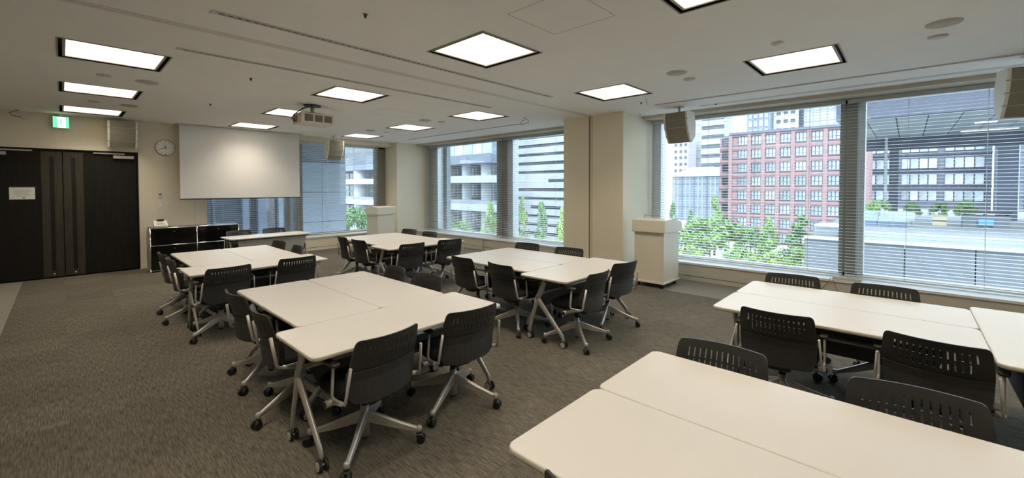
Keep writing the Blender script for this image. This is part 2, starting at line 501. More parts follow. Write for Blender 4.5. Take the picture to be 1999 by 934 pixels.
# ------------------------------------------------------------------ windows
def window(name, axis, a0, a1, z0, z1, plane, mulls, sill_edge, sill_back):
    """axis 'y': window runs along Y at x=plane; axis 'x': runs along X at y=plane. mulls: (start, end)"""
    def bx(mb, u0, u1, d0, d1, za, zb):
        return mb.box(d0, d1, u0, u1, za, zb) if axis == 'y' else mb.box(u0, u1, d0, d1, za, zb)
    fr = MB()
    bx(fr, a0, a1, plane, plane + 0.10, z0, z0 + 0.05)
    bx(fr, a0, a1, plane, plane + 0.10, z1 - 0.05, z1)
    w = struct(fr.build(name, 'alu_pale'))
    for (m0, m1, mm) in mulls:
        q = MB(); bx(q, m0, m1, plane, plane + 0.22, z0, z1); q.build('mullion', mm, w)
    edges = [a0] + [v for m in sorted(mulls) for v in m[:2]] + [a1]
    for i in range(0, len(edges), 2):
        if edges[i + 1] - edges[i] > 0.2:
            q = MB(); bx(q, edges[i], edges[i + 1], plane + 0.05, plane + 0.058, z0 + 0.05, z1 - 0.05); q.build('pane', 'glass', w)
    q = MB(); bx(q, a0, a1, sill_edge, sill_back, z0 - 0.03, z0); q.build('sill', 'sill', w)
    return w

window('window_1', 'y', YB, 3.72, 0.315, 2.945, WX, [(0.56, 0.76, 'alu'), (0.47, 0.56, 'alu_pale'), (3.55, 3.72, 'alu_pale'), (-2.6, -2.3, 'alu')], XW - 0.02, WX + 0.1)
window('window_2', 'y', 5.02, 11.2, 0.315, 2.945, WX, [(7.71, 8.13, 'alu'), (7.53, 7.71, 'alu_pale'), (10.75, 11.2, 'alu_pale')], XW - 0.02, WX + 0.1)
window('window_3', 'x', 2.2, 6.9, 0.36, 2.88, WY, [(4.02, 4.10, 'alu'), (4.26, 4.42, 'alu'), (6.60, 6.90, 'alu'), (2.2, 2.26, 'alu')], YD - 0.02, WY + 0.1)
# outer stone fins between the window bays
struct(MB().box(8.32, 8.46, 3.62, 5.4, -9, 4.2).build('trim_1', 'ext_pale'))
struct(MB().box(8.30, 8.45, 10.60, 11.9, -9, 4.2).build('trim_2', 'ext_pale'))

# ------------------------------------------------------------------ venetian blinds
PITCH = 0.0465
def blind(label, axis, a0, a1, z0, z1, plane, tilt, cords, wand=True):
    ln = a1 - a0
    root = thing('venetian_blind', label, 'blind', (plane, (a0 + a1) / 2, z0) if axis == 'y' else ((a0 + a1) / 2, plane, z0), 0 if axis == 'y' else R(-90), 'venetian blinds')
    # local frame: slats run along local Y, room side is local -X
    sm = MB()
    n = 5
    prof = [(-0.025 + 0.05 * i / (n - 1), 0.0035 * (1 - (2 * i / (n - 1) - 1) ** 2)) for i in range(n)]
    ca, sa = math.cos(tilt), math.sin(tilt)
    prof = [(x * ca - z * sa, x * sa + z * ca) for x, z in prof]
    poly = prof + [(x, z - 0.0009) for x, z in reversed(prof)]
    sm.prism([(p[0], p[1]) for p in poly], 'y', -ln / 2, ln / 2)
    me = sm.mesh('slat', 'slat')
    k = 0
    z = 0.045
    while z < z1 - z0 - 0.07:
        link('slat', me, root, (0, 0, z)); z += PITCH
    MB().bbox(-0.03, 0.03, -ln / 2, ln / 2, z1 - z0 - 0.055, z1 - z0, 0.003).build('head_rail', 'alu_pale', root)
    MB().bbox(-0.025, 0.025, -ln / 2, ln / 2, 0.0, 0.022, 0.003).build('bottom_rail', 'slat', root)
    for c in cords:
        MB().tube([(-0.028, c, 0.02), (-0.028, c, z1 - z0 - 0.05)], 0.0022, 5).tube([(0.028, c, 0.02), (0.028, c, z1 - z0 - 0.05)], 0.0022, 5).build('ladder_cord', 'cord', root)
    return root

def spread(n, ln): return [-ln / 2 + ln * (i + 0.5) / n for i in range(n)]
BZ0, BZ1 = 0.335, 2.935
blind('blind in front of the red brick building view, left half of the near window', 'y', 0.70, 3.66, BZ0, BZ1, 7.96, R(5), [1.28, 0.45, -0.3, -1.05])
blind('blind in front of the grey terrace view, beside the right-hand speaker', 'y', -2.35, 0.675, BZ0, BZ1, 7.96, R(5), [1.36, 0.85, 0.12, -0.62, -1.3])
blind('blind left of the mullion in the far window, over the white columned building', 'y', 7.80, 11.15, BZ0, BZ1, 7.96, R(5), [1.55, 0.7, -0.3, -1.3])
blind('blind of the far window ending against the middle pillar', 'y', 5.03, 7.77, BZ0, BZ1, 7.96, R(5), [1.2, 0.55, -0.35, -1.1])
blind('blind partly hidden behind the lowered projection screen', 'x', 2.24, 4.08, 0.38, 2.87, WY - 0.08, R(3), [-0.75, 0.0, 0.75])
blind('blind between projection screen and corner pillar', 'x', 4.14, 6.60, 0.38, 2.87, WY - 0.08, R(3), [-1.1, -0.3, 0.45, 1.12])

# ------------------------------------------------------------------ doors
def door_leaf(name, x0, x1, seam_right, lab):
    y0 = YD + 0.03
    leaf = struct(MB().bbox(x0, x1, y0, y0 + 0.05, 0.012, DH, 0.003).build(name, 'door'))
    tag(leaf, lab)
    px0, px1 = (x1 - 0.265, x1 - 0.004) if seam_right else (x0 + 0.004, x0 + 0.265)
    pc = (x1 - 0.135) if seam_right else (x0 + 0.135)
    # pull panel with a long recessed handle strip
    pp = MB()
    hw = 0.028
    pp.box(px0, pc - hw, y0 - 0.012, y0, 0.02, DH - 0.03)
    pp.box(pc + hw, px1, y0 - 0.012, y0, 0.02, DH - 0.03)
    pp.box(pc - hw, pc + hw, y0 - 0.012, y0, 2.22, DH - 0.03)
    pp.box(pc - hw, pc + hw, y0 - 0.012, y0, 0.02, 0.13)
    pan = pp.build('pull_panel', 'door_panel', leaf)
    MB().box(pc - hw, pc + hw, y0 - 0.003, y0, 0.13, 2.22).build('handle_recess', 'door_pull', pan)
    MB().bbox(pc - 0.012, pc + 0.012, y0 - 0.016, y0 - 0.012, 0.06, 0.085, 0.002).build('floor_bolt', 'silver', pan)
    return leaf
dl = door_leaf('door_1', DX0, 0.012, True, 'left dark door leaf carrying the taped white notice')
dr = door_leaf('door_2', 0.018, DX1, False, 'right dark door leaf next to the cream wall with the clock')
fr = MB()
fr.box(DX0 - 0.02, DX1 + 0.02, YD - 0.006, YD + 0.06, DH + 0.003, DH + 0.02)
fr.box(DX1 + 0.003, DX1 + 0.02, YD - 0.006, YD + 0.06, 0, DH + 0.003)
fr.box(DX0 - 0.02, DX0 - 0.003, YD - 0.006, YD + 0.06, 0, DH + 0.003)
struct(fr.build('trim_5', 'door'))
for par, a0, a1, b0, b1 in ((dr, 0.42, 0.87, 0.70, 1.00), (dl, -0.80, -0.35, -0.95, -0.65)):
    c = MB().bbox(b0, b1, YD - 0.045, YD + 0.03, 2.225, 2.285, 0.004).build('door_closer', 'silver_paint', par)
    MB().bbox(a0, a1, YD - 0.012, YD + 0.012, 2.305, 2.332, 0.003).build('closer_arm_rail', 'silver_paint', par)
n = thing('notice_sheet', 'white landscape notice sheet taped to the left dark door', 'notice', (-0.48, YD + 0.028, 1.45))
MB().box(-0.15, 0.15, -0.003, 0.0, 0.0, 0.215).build('sheet', 'paper', n)
MB().box(-0.15, 0.15, -0.0045, -0.003, 0.202, 0.212).build('top_tape', 'ink', n)
for i, (a, b_) in enumerate(((-0.09, 0.09), (-0.10, 0.10), (-0.10, 0.07), (-0.09, 0.10), (-0.07, 0.06))):
    MB().box(a, b_, -0.0036, -0.003, 0.16 - i * 0.026, 0.168 - i * 0.026).build('print_line', 'ink', n)
MB().box(0.0, 0.03, -0.0036, -0.003, 0.015, 0.035).build('red_stamp', 'red_ink', n)

# ------------------------------------------------------------------ ceiling lights
hous = MB()
h0 = LS / 2
for a in ((-h0, -h0 + 0.004, -h0, h0), (h0 - 0.004, h0, -h0, h0), (-h0, h0, -h0, -h0 + 0.004), (-h0, h0, h0 - 0.004, h0)):
    hous.box(*a, 0.0, 0.12)
hous.box(-h0, h0, -h0, h0, 0.12, 0.13)
hous_me = hous.mesh('housing', 'dark_gap')
pt = LS / 2 - 0.050
diff_me = MB().box(-pt, pt, -pt, pt, 0.012, 0.022).mesh('diffuser', 'diffuser')
rim = MB()
for a in ((-h0 - 0.012, -h0, -h0 - 0.012, h0 + 0.012), (h0, h0 + 0.012, -h0 - 0.012, h0 + 0.012), (-h0, h0, -h0 - 0.012, -h0), (-h0, h0, h0, h0 + 0.012)):
    rim.box(*a, -0.004, 0.0)
rim_me = rim.mesh('rim', 'trim')
inr = MB()
q = pt + 0.022
for a in ((-q, -pt, -q, q), (pt, q, -q, q), (-pt, pt, -q, -pt), (-pt, pt, pt, q)):
    inr.box(*a, 0.004, 0.05)
inr_me = inr.mesh('panel_frame', 'trim')
lamp_d = bpy.data.lights.new('panel_lamp', 'AREA')
lamp_d.shape = 'SQUARE'
lamp_d.size = 2 * pt
lamp_d.energy = LAMP_W
lamp_d.color = LAMP_COL
lamp_d.spread = R(LAMP_SPREAD)
rowname = {-1.75: 'behind the camera', 0.51: 'nearest row', 2.70: 'second row', 5.57: 'third row', 7.84: 'fourth row', 10.10: 'farthest row by the door wall'}
colname = {0.0: 'left column', 2.51: 'middle column', 5.03: 'window-side column'}
for x in LX:
    for y in LY:
        if y < -1 and x > 5.5: continue
        t = thing('ceiling_light', 'square recessed ceiling light, %s, %s' % (colname[x], rowname[y]), 'ceiling light', (x + h0, y + h0, CEIL), 0, 'recessed square ceiling lights')
        for nm, me in (('housing', hous_me), ('diffuser', diff_me), ('rim', rim_me), ('panel_frame', inr_me)):
            link(nm, me, t)
        o = bpy.data.objects.new('panel_lamp', lamp_d)
        col.objects.link(o)
        o.parent = t
        o.location = (0, 0, 0.008)

# ------------------------------------------------------------------ ceiling fittings
def slot_diffuser(label, axis, a0, a1, c):
    t = thing('slot_diffuser', label, 'air diffuser', ((a0 + a1) / 2, c, CEIL) if axis == 'x' else (c, (a0 + a1) / 2, CEIL), 0 if axis == 'x' else R(90), 'ceiling slot diffusers')
    h = (a1 - a0) / 2
    f = MB()
    f.box(-h, h, -0.034, -0.012, -0.006, -0.001); f.box(-h, h, 0.012, 0.034, -0.006, -0.001)
    f.box(-h, -h + 0.05, -0.012, 0.012, -0.006, -0.001); f.box(h - 0.05, h, -0.012, 0.012, -0.006, -0.001)
    f.build('frame', 'trim_light', t)
    MB().box(-h + 0.05, h - 0.05, -0.012, 0.012, -0.003, -0.001).build('slot', 'dark_gap', t)
    bl = MB()
    k = -h + 0.09
    while k < h - 0.06:
        bl.box(k, k + 0.030, -0.0035, 0.0035, -0.006, -0.003); k += 0.06
    tag(bl.build('blade_row', 'trim', t), kind='stuff')
slot_diffuser('long slot diffuser on the camera side of the partition track', 'x', 0.80, 5.03, 3.90)
slot_diffuser('long slot diffuser on the door side of the partition track', 'x', 0.78, 5.0, 5.17)
slot_diffuser('slot diffuser along the near window', 'y', -2.4, 3.04, 6.68)
slot_diffuser('slot diffuser along the far window', 'y', 5.95, 10.25, 6.68)
tr = thing('partition_track', 'pale double partition track crossing the ceiling to the pillar slot', 'ceiling track', (3.4, 4.42, CEIL))
MB().box(-5.9, 3.46, -0.050, -0.004, -0.005, -0.0005).build('track_flange', 'track_pale', tr)
MB().box(-5.9, 3.46, 0.004, 0.050, -0.005, -0.0005).build('track_flange', 'track_pale', tr)
MB().box(-5.9, 3.46, -0.004, 0.004, -0.002, -0.0005).build('track_slot', 'groove', tr)
r = thing('curtain_recess', 'long narrow recess strip in the ceiling above the near window', 'ceiling track', (7.29, 0.3, CEIL))
MB().box(-0.05, 0.05, -1.2, 2.25, -0.003, -0.0005).build('recess_strip', 'trim_light', r)
MB().cyl((0, 2.0, -0.012), (0, 2.0, -0.003), 0.016).build('sensor_dot', 'dark_gap', r)

def disc(name, label, cat, x, y, rad, m='trim_light', group=None):
    t = thing(name, label, cat, (x, y, CEIL), 0, group)
    MB().lathe([(rad, -0.0005), (rad, -0.006), (rad * 0.96, -0.010), (rad * 0.90, -0.010)], n=28).build('rim', 'trim_light', t)
    MB().lathe([(rad * 0.90, -0.0105), (rad * 0.88, -0.0125), (rad * 0.3, -0.0135)], n=28).build('grille', m, t)
    return t
M['disc_grille'] = mat('ceiling_disc_grille', (0.50, 0.48, 0.44), 0.8, var=0.1, scale=300)
for x, y, w in ((4.99, -0.19, 'above the right terrace window'), (4.98, 2.01, 'between the two window-side lights of the first rows'), (0.77, 7.09, 'between third and fourth lights of the left column'), (0.78, 9.32, 'before the light nearest the doors'), (5.01, 7.09, 'in the window-side column beyond the pillar'), (5.0, 9.26, 'in the window-side column near the far corner')):
    disc('ceiling_speaker', 'round ceiling speaker ' + w, 'ceiling speaker', x, y, 0.115, 'disc_grille', 'round ceiling speakers')
for x, y, w in ((5.4, -0.17, 'above the right terrace window'), (5.37, 2.01, 'between the two window-side lights of the first rows'), (0.37, 7.04, 'between third and fourth lights of the left column'), (0.37, 9.28, 'before the light nearest the doors'), (5.36, 7.01, 'in the window-side column beyond the pillar'), (5.43, 9.29, 'in the window-side column near the far corner')):
    disc('emergency_downlight', 'small round downlight ' + w, 'downlight', x, y, 0.070, 'trim_light', 'small round ceiling downlights')
sd = thing('smoke_detector', 'small pale smoke detector beside the second window-side light', 'detector', (4.61, 0.92, CEIL))
MB().lathe([(0.045, -0.0005), (0.045, -0.012), (0.03, -0.028), (0.012, -0.032)], n=18).build('body', 'white_plastic', sd)
MB().lathe([(0.052, -0.0005), (0.052, -0.005)], n=18).build('base_ring', 'trim_light', sd)
for x, y, w in ((1.64, 3.10, 'beside the first slot diffuser'), (1.62, 5.93, 'between third-row lights'), (1.66, 8.21, 'between fourth-row lights'), (6.33, 3.12, 'near the middle pillar')):
    s_ = thing('sprinkler', 'tiny ceiling sprinkler ' + w, 'sprinkler', (x, y, CEIL), 0, 'ceiling sprinklers')
    MB().lathe([(0.022, -0.0005), (0.022, -0.004)], n=14).build('plate', 'trim', s_)
    MB().cyl((0, 0, -0.03), (0, 0, -0.004), 0.008, 0.012, 8).build('head', 'black_wire', s_)
# access hatches (fine outline frames)
for x0, x1, y0, y1, w in ((2.40, 3.0, 1.70, 2.30, 'near the middle light'), (3.75, 4.6, 6.5, 7.1, 'beside the projector')):
    t = thing('ceiling_hatch', 'thin outlined ceiling access hatch ' + w, 'hatch', ((x0 + x1) / 2, (y0 + y1) / 2, CEIL))
    a, c = (x1 - x0) / 2, (y1 - y0) / 2
    g = MB(); e_ = 0.004
    g.box(-a, a, -c, -c + e_, -0.001, -0.0002).box(-a, a, c - e_, c, -0.001, -0.0002).box(-a, -a + e_, -c, c, -0.001, -0.0002).box(a - e_, a, -c, c, -0.001, -0.0002)
    g.build('outline', 'trim', t)
# loose cable loops
t = thing('cable_loop', 'loose dark cable loop hanging from the ceiling by the pillar', 'cable', (6.1, 5.4, CEIL))
MB().tube([(0, 0, -0.001), (0.02, -0.02, -0.03), (0.06, -0.05, -0.06), (0.07, -0.05, -0.10), (0.02, 0.0, -0.12), (-0.02, 0.03, -0.15), (-0.05, 0.05, -0.12), (-0.03, 0.02, -0.08), (0.0, 0.0, -0.05)], 0.006, 6).build('loop', 'grey_wire', t)
MB().lathe([(0.012, -0.001), (0.012, -0.02)], n=10).build('grommet', 'trim', t)
t = thing('cable_loop', 'looped cable with pale plug above the left door', 'cable', (-0.50, 11.2, CEIL))
MB().tube([(0.02, 0, -0.001), (-0.03, 0, -0.03), (-0.09, 0, -0.06), (-0.07, 0, -0.10), (0.0, 0, -0.12), (0.05, 0, -0.12)], 0.008, 6).build('loop', 'grey_wire', t)
MB().bbox(0.05, 0.11, -0.03, 0.03, -0.15, -0.09, 0.006).build('plug', 'beige_plastic', t)
# exit sign
t = thing('exit_sign', 'lit green and white running-figure exit sign hung from the ceiling over the doors', 'exit sign', (0.012, 11.28, 2.745))
MB().bbox(-0.105, 0.105, 0.0, 0.03, 0.0, 0.205, 0.003).build('case', 'white_plastic', t)
MB().box(-0.10, -0.05, -0.003, 0.0, 0.004, 0.20).build('green_field', 'exit_green', t)
MB().box(0.06, 0.10, -0.003, 0.0, 0.004, 0.20).build('green_field', 'exit_green', t)
MB().box(-0.05, 0.06, -0.003, 0.0, 0.004, 0.20).build('doorway_field', 'exit_white', t)
g = MB()
g.cyl((0.012, -0.0045, 0.160), (0.012, -0.003, 0.160), 0.012, n=12)
g.prism([(-0.008, 0.145), (0.012, 0.142), (0.004, 0.090), (-0.014, 0.095)], 'y', -0.0045, -0.003)
g.prism([(0.0, 0.142), (0.030, 0.118), (0.026, 0.110), (0.0, 0.128)], 'y', -0.0045, -0.003)
g.prism([(-0.008, 0.140), (-0.032, 0.128), (-0.030, 0.120), (-0.006, 0.130)], 'y', -0.0045, -0.003)
g.prism([(-0.014, 0.097), (0.004, 0.093), (0.022, 0.070), (0.018, 0.036), (0.010, 0.036), (0.012, 0.066), (-0.004, 0.080)], 'y', -0.0045, -0.003)
g.prism([(-0.014, 0.097), (-0.004, 0.082), (-0.018, 0.064), (-0.040, 0.054), (-0.042, 0.062), (-0.024, 0.072)], 'y', -0.0045, -0.003)
g.build('running_figure', 'exit_green', t)
MB().box(-0.015, 0.015, 0.008, 0.022, 0.203, 0.2545).build('hanger', 'white_plastic', t)
# wall clock (reads about 11:41)
t = thing('wall_clock', 'round white wall clock between speaker and projection screen', 'clock', (1.50, YD, 2.49))
cf = MB().cyl((0, -0.001, 0), (0, -0.030, 0), 0.170, n=40).build('case', 'clock_rim', t)
MB().cyl((0, -0.030, 0), (0, -0.032, 0), 0.155, n=40).build('face', 'clock_face', t)
for k in range(12):
    a = R(30 * k); s_, c_ = math.sin(a), math.cos(a)
    w_ = 0.006 if k % 3 == 0 else 0.003
    MB().prism([(s_ * 0.120 - c_ * w_, c_ * 0.120 + s_ * w_), (s_ * 0.142 - c_ * w_, c_ * 0.142 + s_ * w_), (s_ * 0.142 + c_ * w_, c_ * 0.142 - s_ * w_), (s_ * 0.120 + c_ * w_, c_ * 0.120 - s_ * w_)], 'y', -0.0335, -0.032).build('hour_mark', 'black_bar', t)
for nm, ang, ln, w_ in (('hour_hand', 350, 0.075, 0.006), ('minute_hand', 247, 0.125, 0.0045)):
    a = R(ang); s_, c_ = math.sin(a), math.cos(a)
    MB().prism([(-s_ * 0.02 - c_ * w_, -c_ * 0.02 + s_ * w_), (s_ * ln - c_ * w_ * 0.5, c_ * ln + s_ * w_ * 0.5), (s_ * ln + c_ * w_ * 0.5, c_ * ln - s_ * w_ * 0.5), (-s_ * 0.02 + c_ * w_, -c_ * 0.02 - s_ * w_)], 'y', -0.036, -0.0338).build(nm, 'black_bar', t)
# wall switches
for z, nm, lab in ((1.49, 'control_plate', 'upper small wall control plate with dark display under the clock'), (1.29, 'switch_plate', 'lower white switch plate under the clock')):
    t = thing(nm, lab, 'wall switch', (1.40, YD, z))
    MB().bbox(-0.036, 0.036, -0.010, -0.0005, -0.058, 0.058, 0.003).build('plate', 'white_plastic', t)
    if nm == 'control_plate':
        MB().box(-0.024, 0.024, -0.0125, -0.010, 0.01, 0.04).build('display', 'groove', t)
        MB().box(-0.024, 0.024, -0.0125, -0.010, -0.04, -0.01).build('button_row', 'ink', t)
    else:
        for k in (-1, 0, 1):
            MB().bbox(-0.020, 0.020, -0.0145, -0.010, k * 0.028 - 0.011, k * 0.028 + 0.011, 0.001).build('rocker', 'paper', t)

# ------------------------------------------------------------------ projection screen
t = thing('projection_screen', 'white pull-down projection screen lowered in front of the window', 'screen', (2.91, 11.20, 1.42))
MB().box(-1.20, 1.20, -0.001, 0.001, 0.0, 1.56).build('cloth', 'screen', t)
MB().bbox(-1.21, 1.21, -0.011, 0.011, -0.022, 0.0, 0.003).build('bottom_bar', 'black_bar', t)
MB().bbox(-1.27, 1.27, -0.07, 0.07, 1.56, 1.579, 0.004).build('ceiling_slot_box', 'trim_light', t)

# ------------------------------------------------------------------ projector
t = thing('projector', 'off-white projector on a ceiling mount in the middle of the room', 'projector', (2.86, 7.16, 2.68), R(0))
MB().bbox(-0.26, 0.27, -0.17, 0.20, 0.0, 0.175, 0.014).build('body', 'beige_plastic', t)
for k in range(3):
    gx = -0.205 + k * 0.152
    v = MB().box(gx, gx + 0.128, -0.174, -0.170, 0.035, 0.145).build('vent_grille', 'groove', t)
    for j in range(9):
        MB().box(gx, gx + 0.128, -0.1755, -0.174, 0.039 + j * 0.012, 0.0445 + j * 0.012).build('vent_bar', 'grille', v)
MB().cyl((-0.13, 0.19, 0.09), (-0.13, 0.26, 0.09), 0.05, 0.045, 16).build('lens', 'black_bar', t)
MB().box(-0.15, 0.10, -0.05, 0.05, 0.175, 0.20).build('mount_plate', 'black_bar', t)
MB().cyl((-0.02, 0, 0.20), (-0.02, 0, 0.30), 0.03, n=12).build('mount_pole', 'silver_paint', t)
MB().lathe([(0.13, 0.300), (0.13, 0.3195)], -0.02, 0, 20).build('ceiling_flange', 'black_bar', t)
MB().tube([(-0.08, -0.02, 0.29), (-0.20, -0.06, 0.24), (-0.31, -0.04, 0.14), (-0.34, 0.0, 0.08), (-0.30, 0.04, 0.05), (-0.262, 0.05, 0.06)], 0.009, 6).tube([(-0.08, 0.0, 0.29), (-0.22, -0.02, 0.22), (-0.30, 0.02, 0.14), (-0.262, 0.07, 0.12)], 0.007, 6).build('cable', 'black_wire', t)
MB().bbox(-0.275, -0.26, 0.0, 0.12, 0.03, 0.13, 0.003).build('connector_panel', 'grille', t)

# ------------------------------------------------------------------ line-array speakers (front faces local -Y, curved downwards)
def speaker(label, loc, rz, mount):
    t = thing('wall_speaker', label, 'speaker', loc, rz, 'curved column speakers')
    W2, D = 0.215, 0.20
    # front profile from top to bottom: (y, z); the lower modules swing back under the box
    pr = [(0.0, 0.50), (0.004, 0.372), (0.028, 0.246), (0.072, 0.122), (0.135, 0.0)]
    back = [(D + 0.02, 0.50), (D + 0.07, 0.30), (D + 0.06, 0.10), (0.17, 0.0)]
    MB().prism([(p[0] + 0.012, p[1]) for p in pr] + list(reversed(back)), 'x', -W2 + 0.012, W2 - 0.012).build('cabinet', 'speaker_box', t)
    for sx in (-1, 1):
        a, b_ = (W2 - 0.030, W2) if sx > 0 else (-W2, -W2 + 0.030)
        MB().prism(pr + list(reversed(back)), 'x', a, b_).build('side_cheek', 'speaker_box', t)
    for k in range(4):
        (y0, z0), (y1, z1) = pr[k], pr[k + 1]
        zg = 0.004
        MB().prism([(y0 + 0.004, z0 - zg), (y1 + 0.004, z1 + zg), (y1 + 0.014, z1 + zg), (y0 + 0.014, z0 - zg)], 'x', -W2 + 0.032, W2 - 0.032).build('grille', 'grille', t)
    for k in (1, 2, 3):
        y, z = pr[k]
        MB().box(-W2 - 0.001, -W2 + 0.03, y - 0.001, y + 0.03, z - 0.003, z + 0.003).box(W2 - 0.03, W2 + 0.001, y - 0.001, y + 0.03, z - 0.003, z + 0.003).build('module_joint', 'groove', t)
    if mount == 'ceiling':
        h = CEIL - loc[2]
        MB().cyl((0, 0.13, 0.49), (0, 0.13, h - 0.012), 0.02, n=10).build('mount_pole', 'trim_light', t)
        MB().bbox(-0.06, 0.06, 0.07, 0.19, h - 0.013, h - 0.0005, 0.002).build('mount_plate', 'trim_light', t)
    else:
        MB().box(-0.08, 0.08, 0.2, 0.29, 0.2, 0.40).build('wall_bracket', 'trim_light', t)
    return t
speaker('curved column speaker on the wall above the right dark door', (0.83, 11.09, 2.435), 0, 'wall')
speaker('curved column speaker hung in front of the window right of the screen', (4.88, 10.80, 2.37), R(4), 'ceiling')
speaker('curved column speaker hung beside the middle pillar in front of the near window', (7.02, 2.86, 2.40), R(-100), 'ceiling')
speaker('curved column speaker cut by the right picture edge', (6.70, -0.93, 2.37), R(-76), 'ceiling')

# ------------------------------------------------------------------ black cabinet with chrome tube frame
cw, cd, ch = 1.50, 0.42, 0.865
t = thing('sideboard', 'long black lacquered sideboard with chrome tube frame beside the doors', 'sideboard', (1.14, 10.67, 0))
tubes = []
for x in (0.01, cw / 2, cw - 0.01):
    for y in (0.01, cd - 0.01):
        tubes.append(((x, y, 0.03), (x, y, ch - 0.01)))
for z in (0.03, 0.515, ch - 0.01):
    for y in (0.01, cd - 0.01):
        tubes.append(((0.01, y, z), (cw - 0.01, y, z)))
    for x in (0.01, cw / 2, cw - 0.01):
        tubes.append(((x, 0.01, z), (x, cd - 0.01, z)))
for a, b_ in tubes:
    MB().cyl(a, b_, 0.010, n=8).build('frame_tube', 'chrome', t)
for x in (0.01, cw / 2, cw - 0.01):
    for y in (0.01, cd - 0.01):
        MB().cyl((x, y, 0.0), (x, y, 0.025), 0.014, n=10).build('foot', 'chrome', t)
for i, (xa, xb) in enumerate(((0.02, cw / 2 - 0.01), (cw / 2 + 0.01, cw - 0.02))):
    for za, zb in ((0.042, 0.505), (0.525, ch - 0.022)):
        d_ = MB().bbox(xa, xb, 0.004, 0.016, za, zb, 0.002).build('door_panel', 'black_lacquer', t)
        MB().cyl(((xa + xb) / 2, -0.004, zb - 0.06), ((xa + xb) / 2, 0.004, zb - 0.06), 0.008, n=10).build('key_lock', 'silver', d_)
for x in (0.006, cw - 0.014):
    for za, zb in ((0.042, 0.505), (0.525, ch - 0.022)):
        MB().box(x, x + 0.008, 0.02, cd - 0.02, za, zb).build('side_panel', 'grey_steel' if x < 0.5 else 'black_lacquer', t)
MB().box(0.02, cw - 0.02, cd - 0.014, cd - 0.006, 0.042, ch - 0.022).build('back_panel', 'black_lacquer', t)
MB().box(0.02, cw - 0.02, 0.02, cd - 0.02, ch - 0.012, ch - 0.002).build('top_panel', 'black_lacquer', t)
MB().box(0.02, cw - 0.02, 0.02, cd - 0.02, 0.030, 0.040).build('bottom_panel', 'black_lacquer', t)
# desk device on the sideboard
t = thing('desk_phone', 'white sloping desk device with dark top piece on the sideboard', 'telephone', (1.33, 10.85, ch + 0.002))
MB().prism([(-0.10, 0.0), (0.10, 0.0), (0.10, 0.125), (0.06, 0.130), (-0.10, 0.035)], 'x', -0.105, 0.105).build('body', 'white_plastic', t)
MB().bbox(-0.055, 0.06, 0.02, 0.07, 0.126, 0.155, 0.006).build('handset', 'black_bar', t)
MB().prism([(-0.075, 0.0505), (-0.02, 0.083), (-0.02, 0.086), (-0.075, 0.0535)], 'x', -0.07, 0.07).build('key_pad', 'ink', t)
MB().tube([(0.105, 0.02, 0.01), (0.13, 0.02, 0.008), (0.16, 0.04, 0.006), (0.17, 0.12, 0.006)], 0.004, 6).build('cable', 'black_wire', t)

# ------------------------------------------------------------------ lecterns (front faces local -Y)
def lectern(label, loc, rz):
    t = thing('lectern', label, 'lectern', loc, rz, 'wheeled lecterns')
    MB().bbox(-0.255, 0.255, 0.0, 0.60, 0.105, 0.93, 0.004).build('body', 'lectern', t)
    MB().bbox(-0.270, 0.270, -0.015, 0.62, 0.075, 0.105, 0.003).build('base_plate', 'lectern', t)
    MB().prism([(-0.035, 0.915), (-0.035, 1.105), (-0.02, 1.115), (0.33, 1.13), (0.40, 1.105), (0.62, 1.07), (0.655, 1.04), (0.66, 0.97), (0.64, 0.93), (0.60, 0.915)], 'x', -0.285, 0.285).build('top_box', 'lectern', t)
    MB().box(-0.22, 0.22, 0.36, 0.60, 1.098, 1.102).build('reading_desk', 'trim_light', t)
    for x in (-0.21, 0.21):
        for y in (0.05, 0.54):
            c = MB().cyl((x - 0.018, y, 0.0345), (x + 0.018, y, 0.0345), 0.034, n=14).build('caster', 'caster', t)
            MB().box(x - 0.022, x + 0.022, y - 0.022, y + 0.022, 0.06, 0.076).build('caster_fork', 'black_bar', c)
    MB().box(-0.22, 0.22, 0.03, 0.57, 0.058, 0.0745).build('chassis', 'black_bar', t)
    return t
lt = lectern('cream wheeled lectern beside the middle pillar and near window', (6.60, 3.105, 0), R(-90))
MB().tube([(-0.18, 0.2, 1.12), (-0.18, 0.2, 1.175), (0.04, 0.2, 1.175), (0.04, 0.2, 1.12)], 0.006, 6).build('top_handle', 'silver_paint', lt)
lectern('cream wheeled lectern in the far corner by the window right of the screen', (6.12, 10.52, 0), 0)

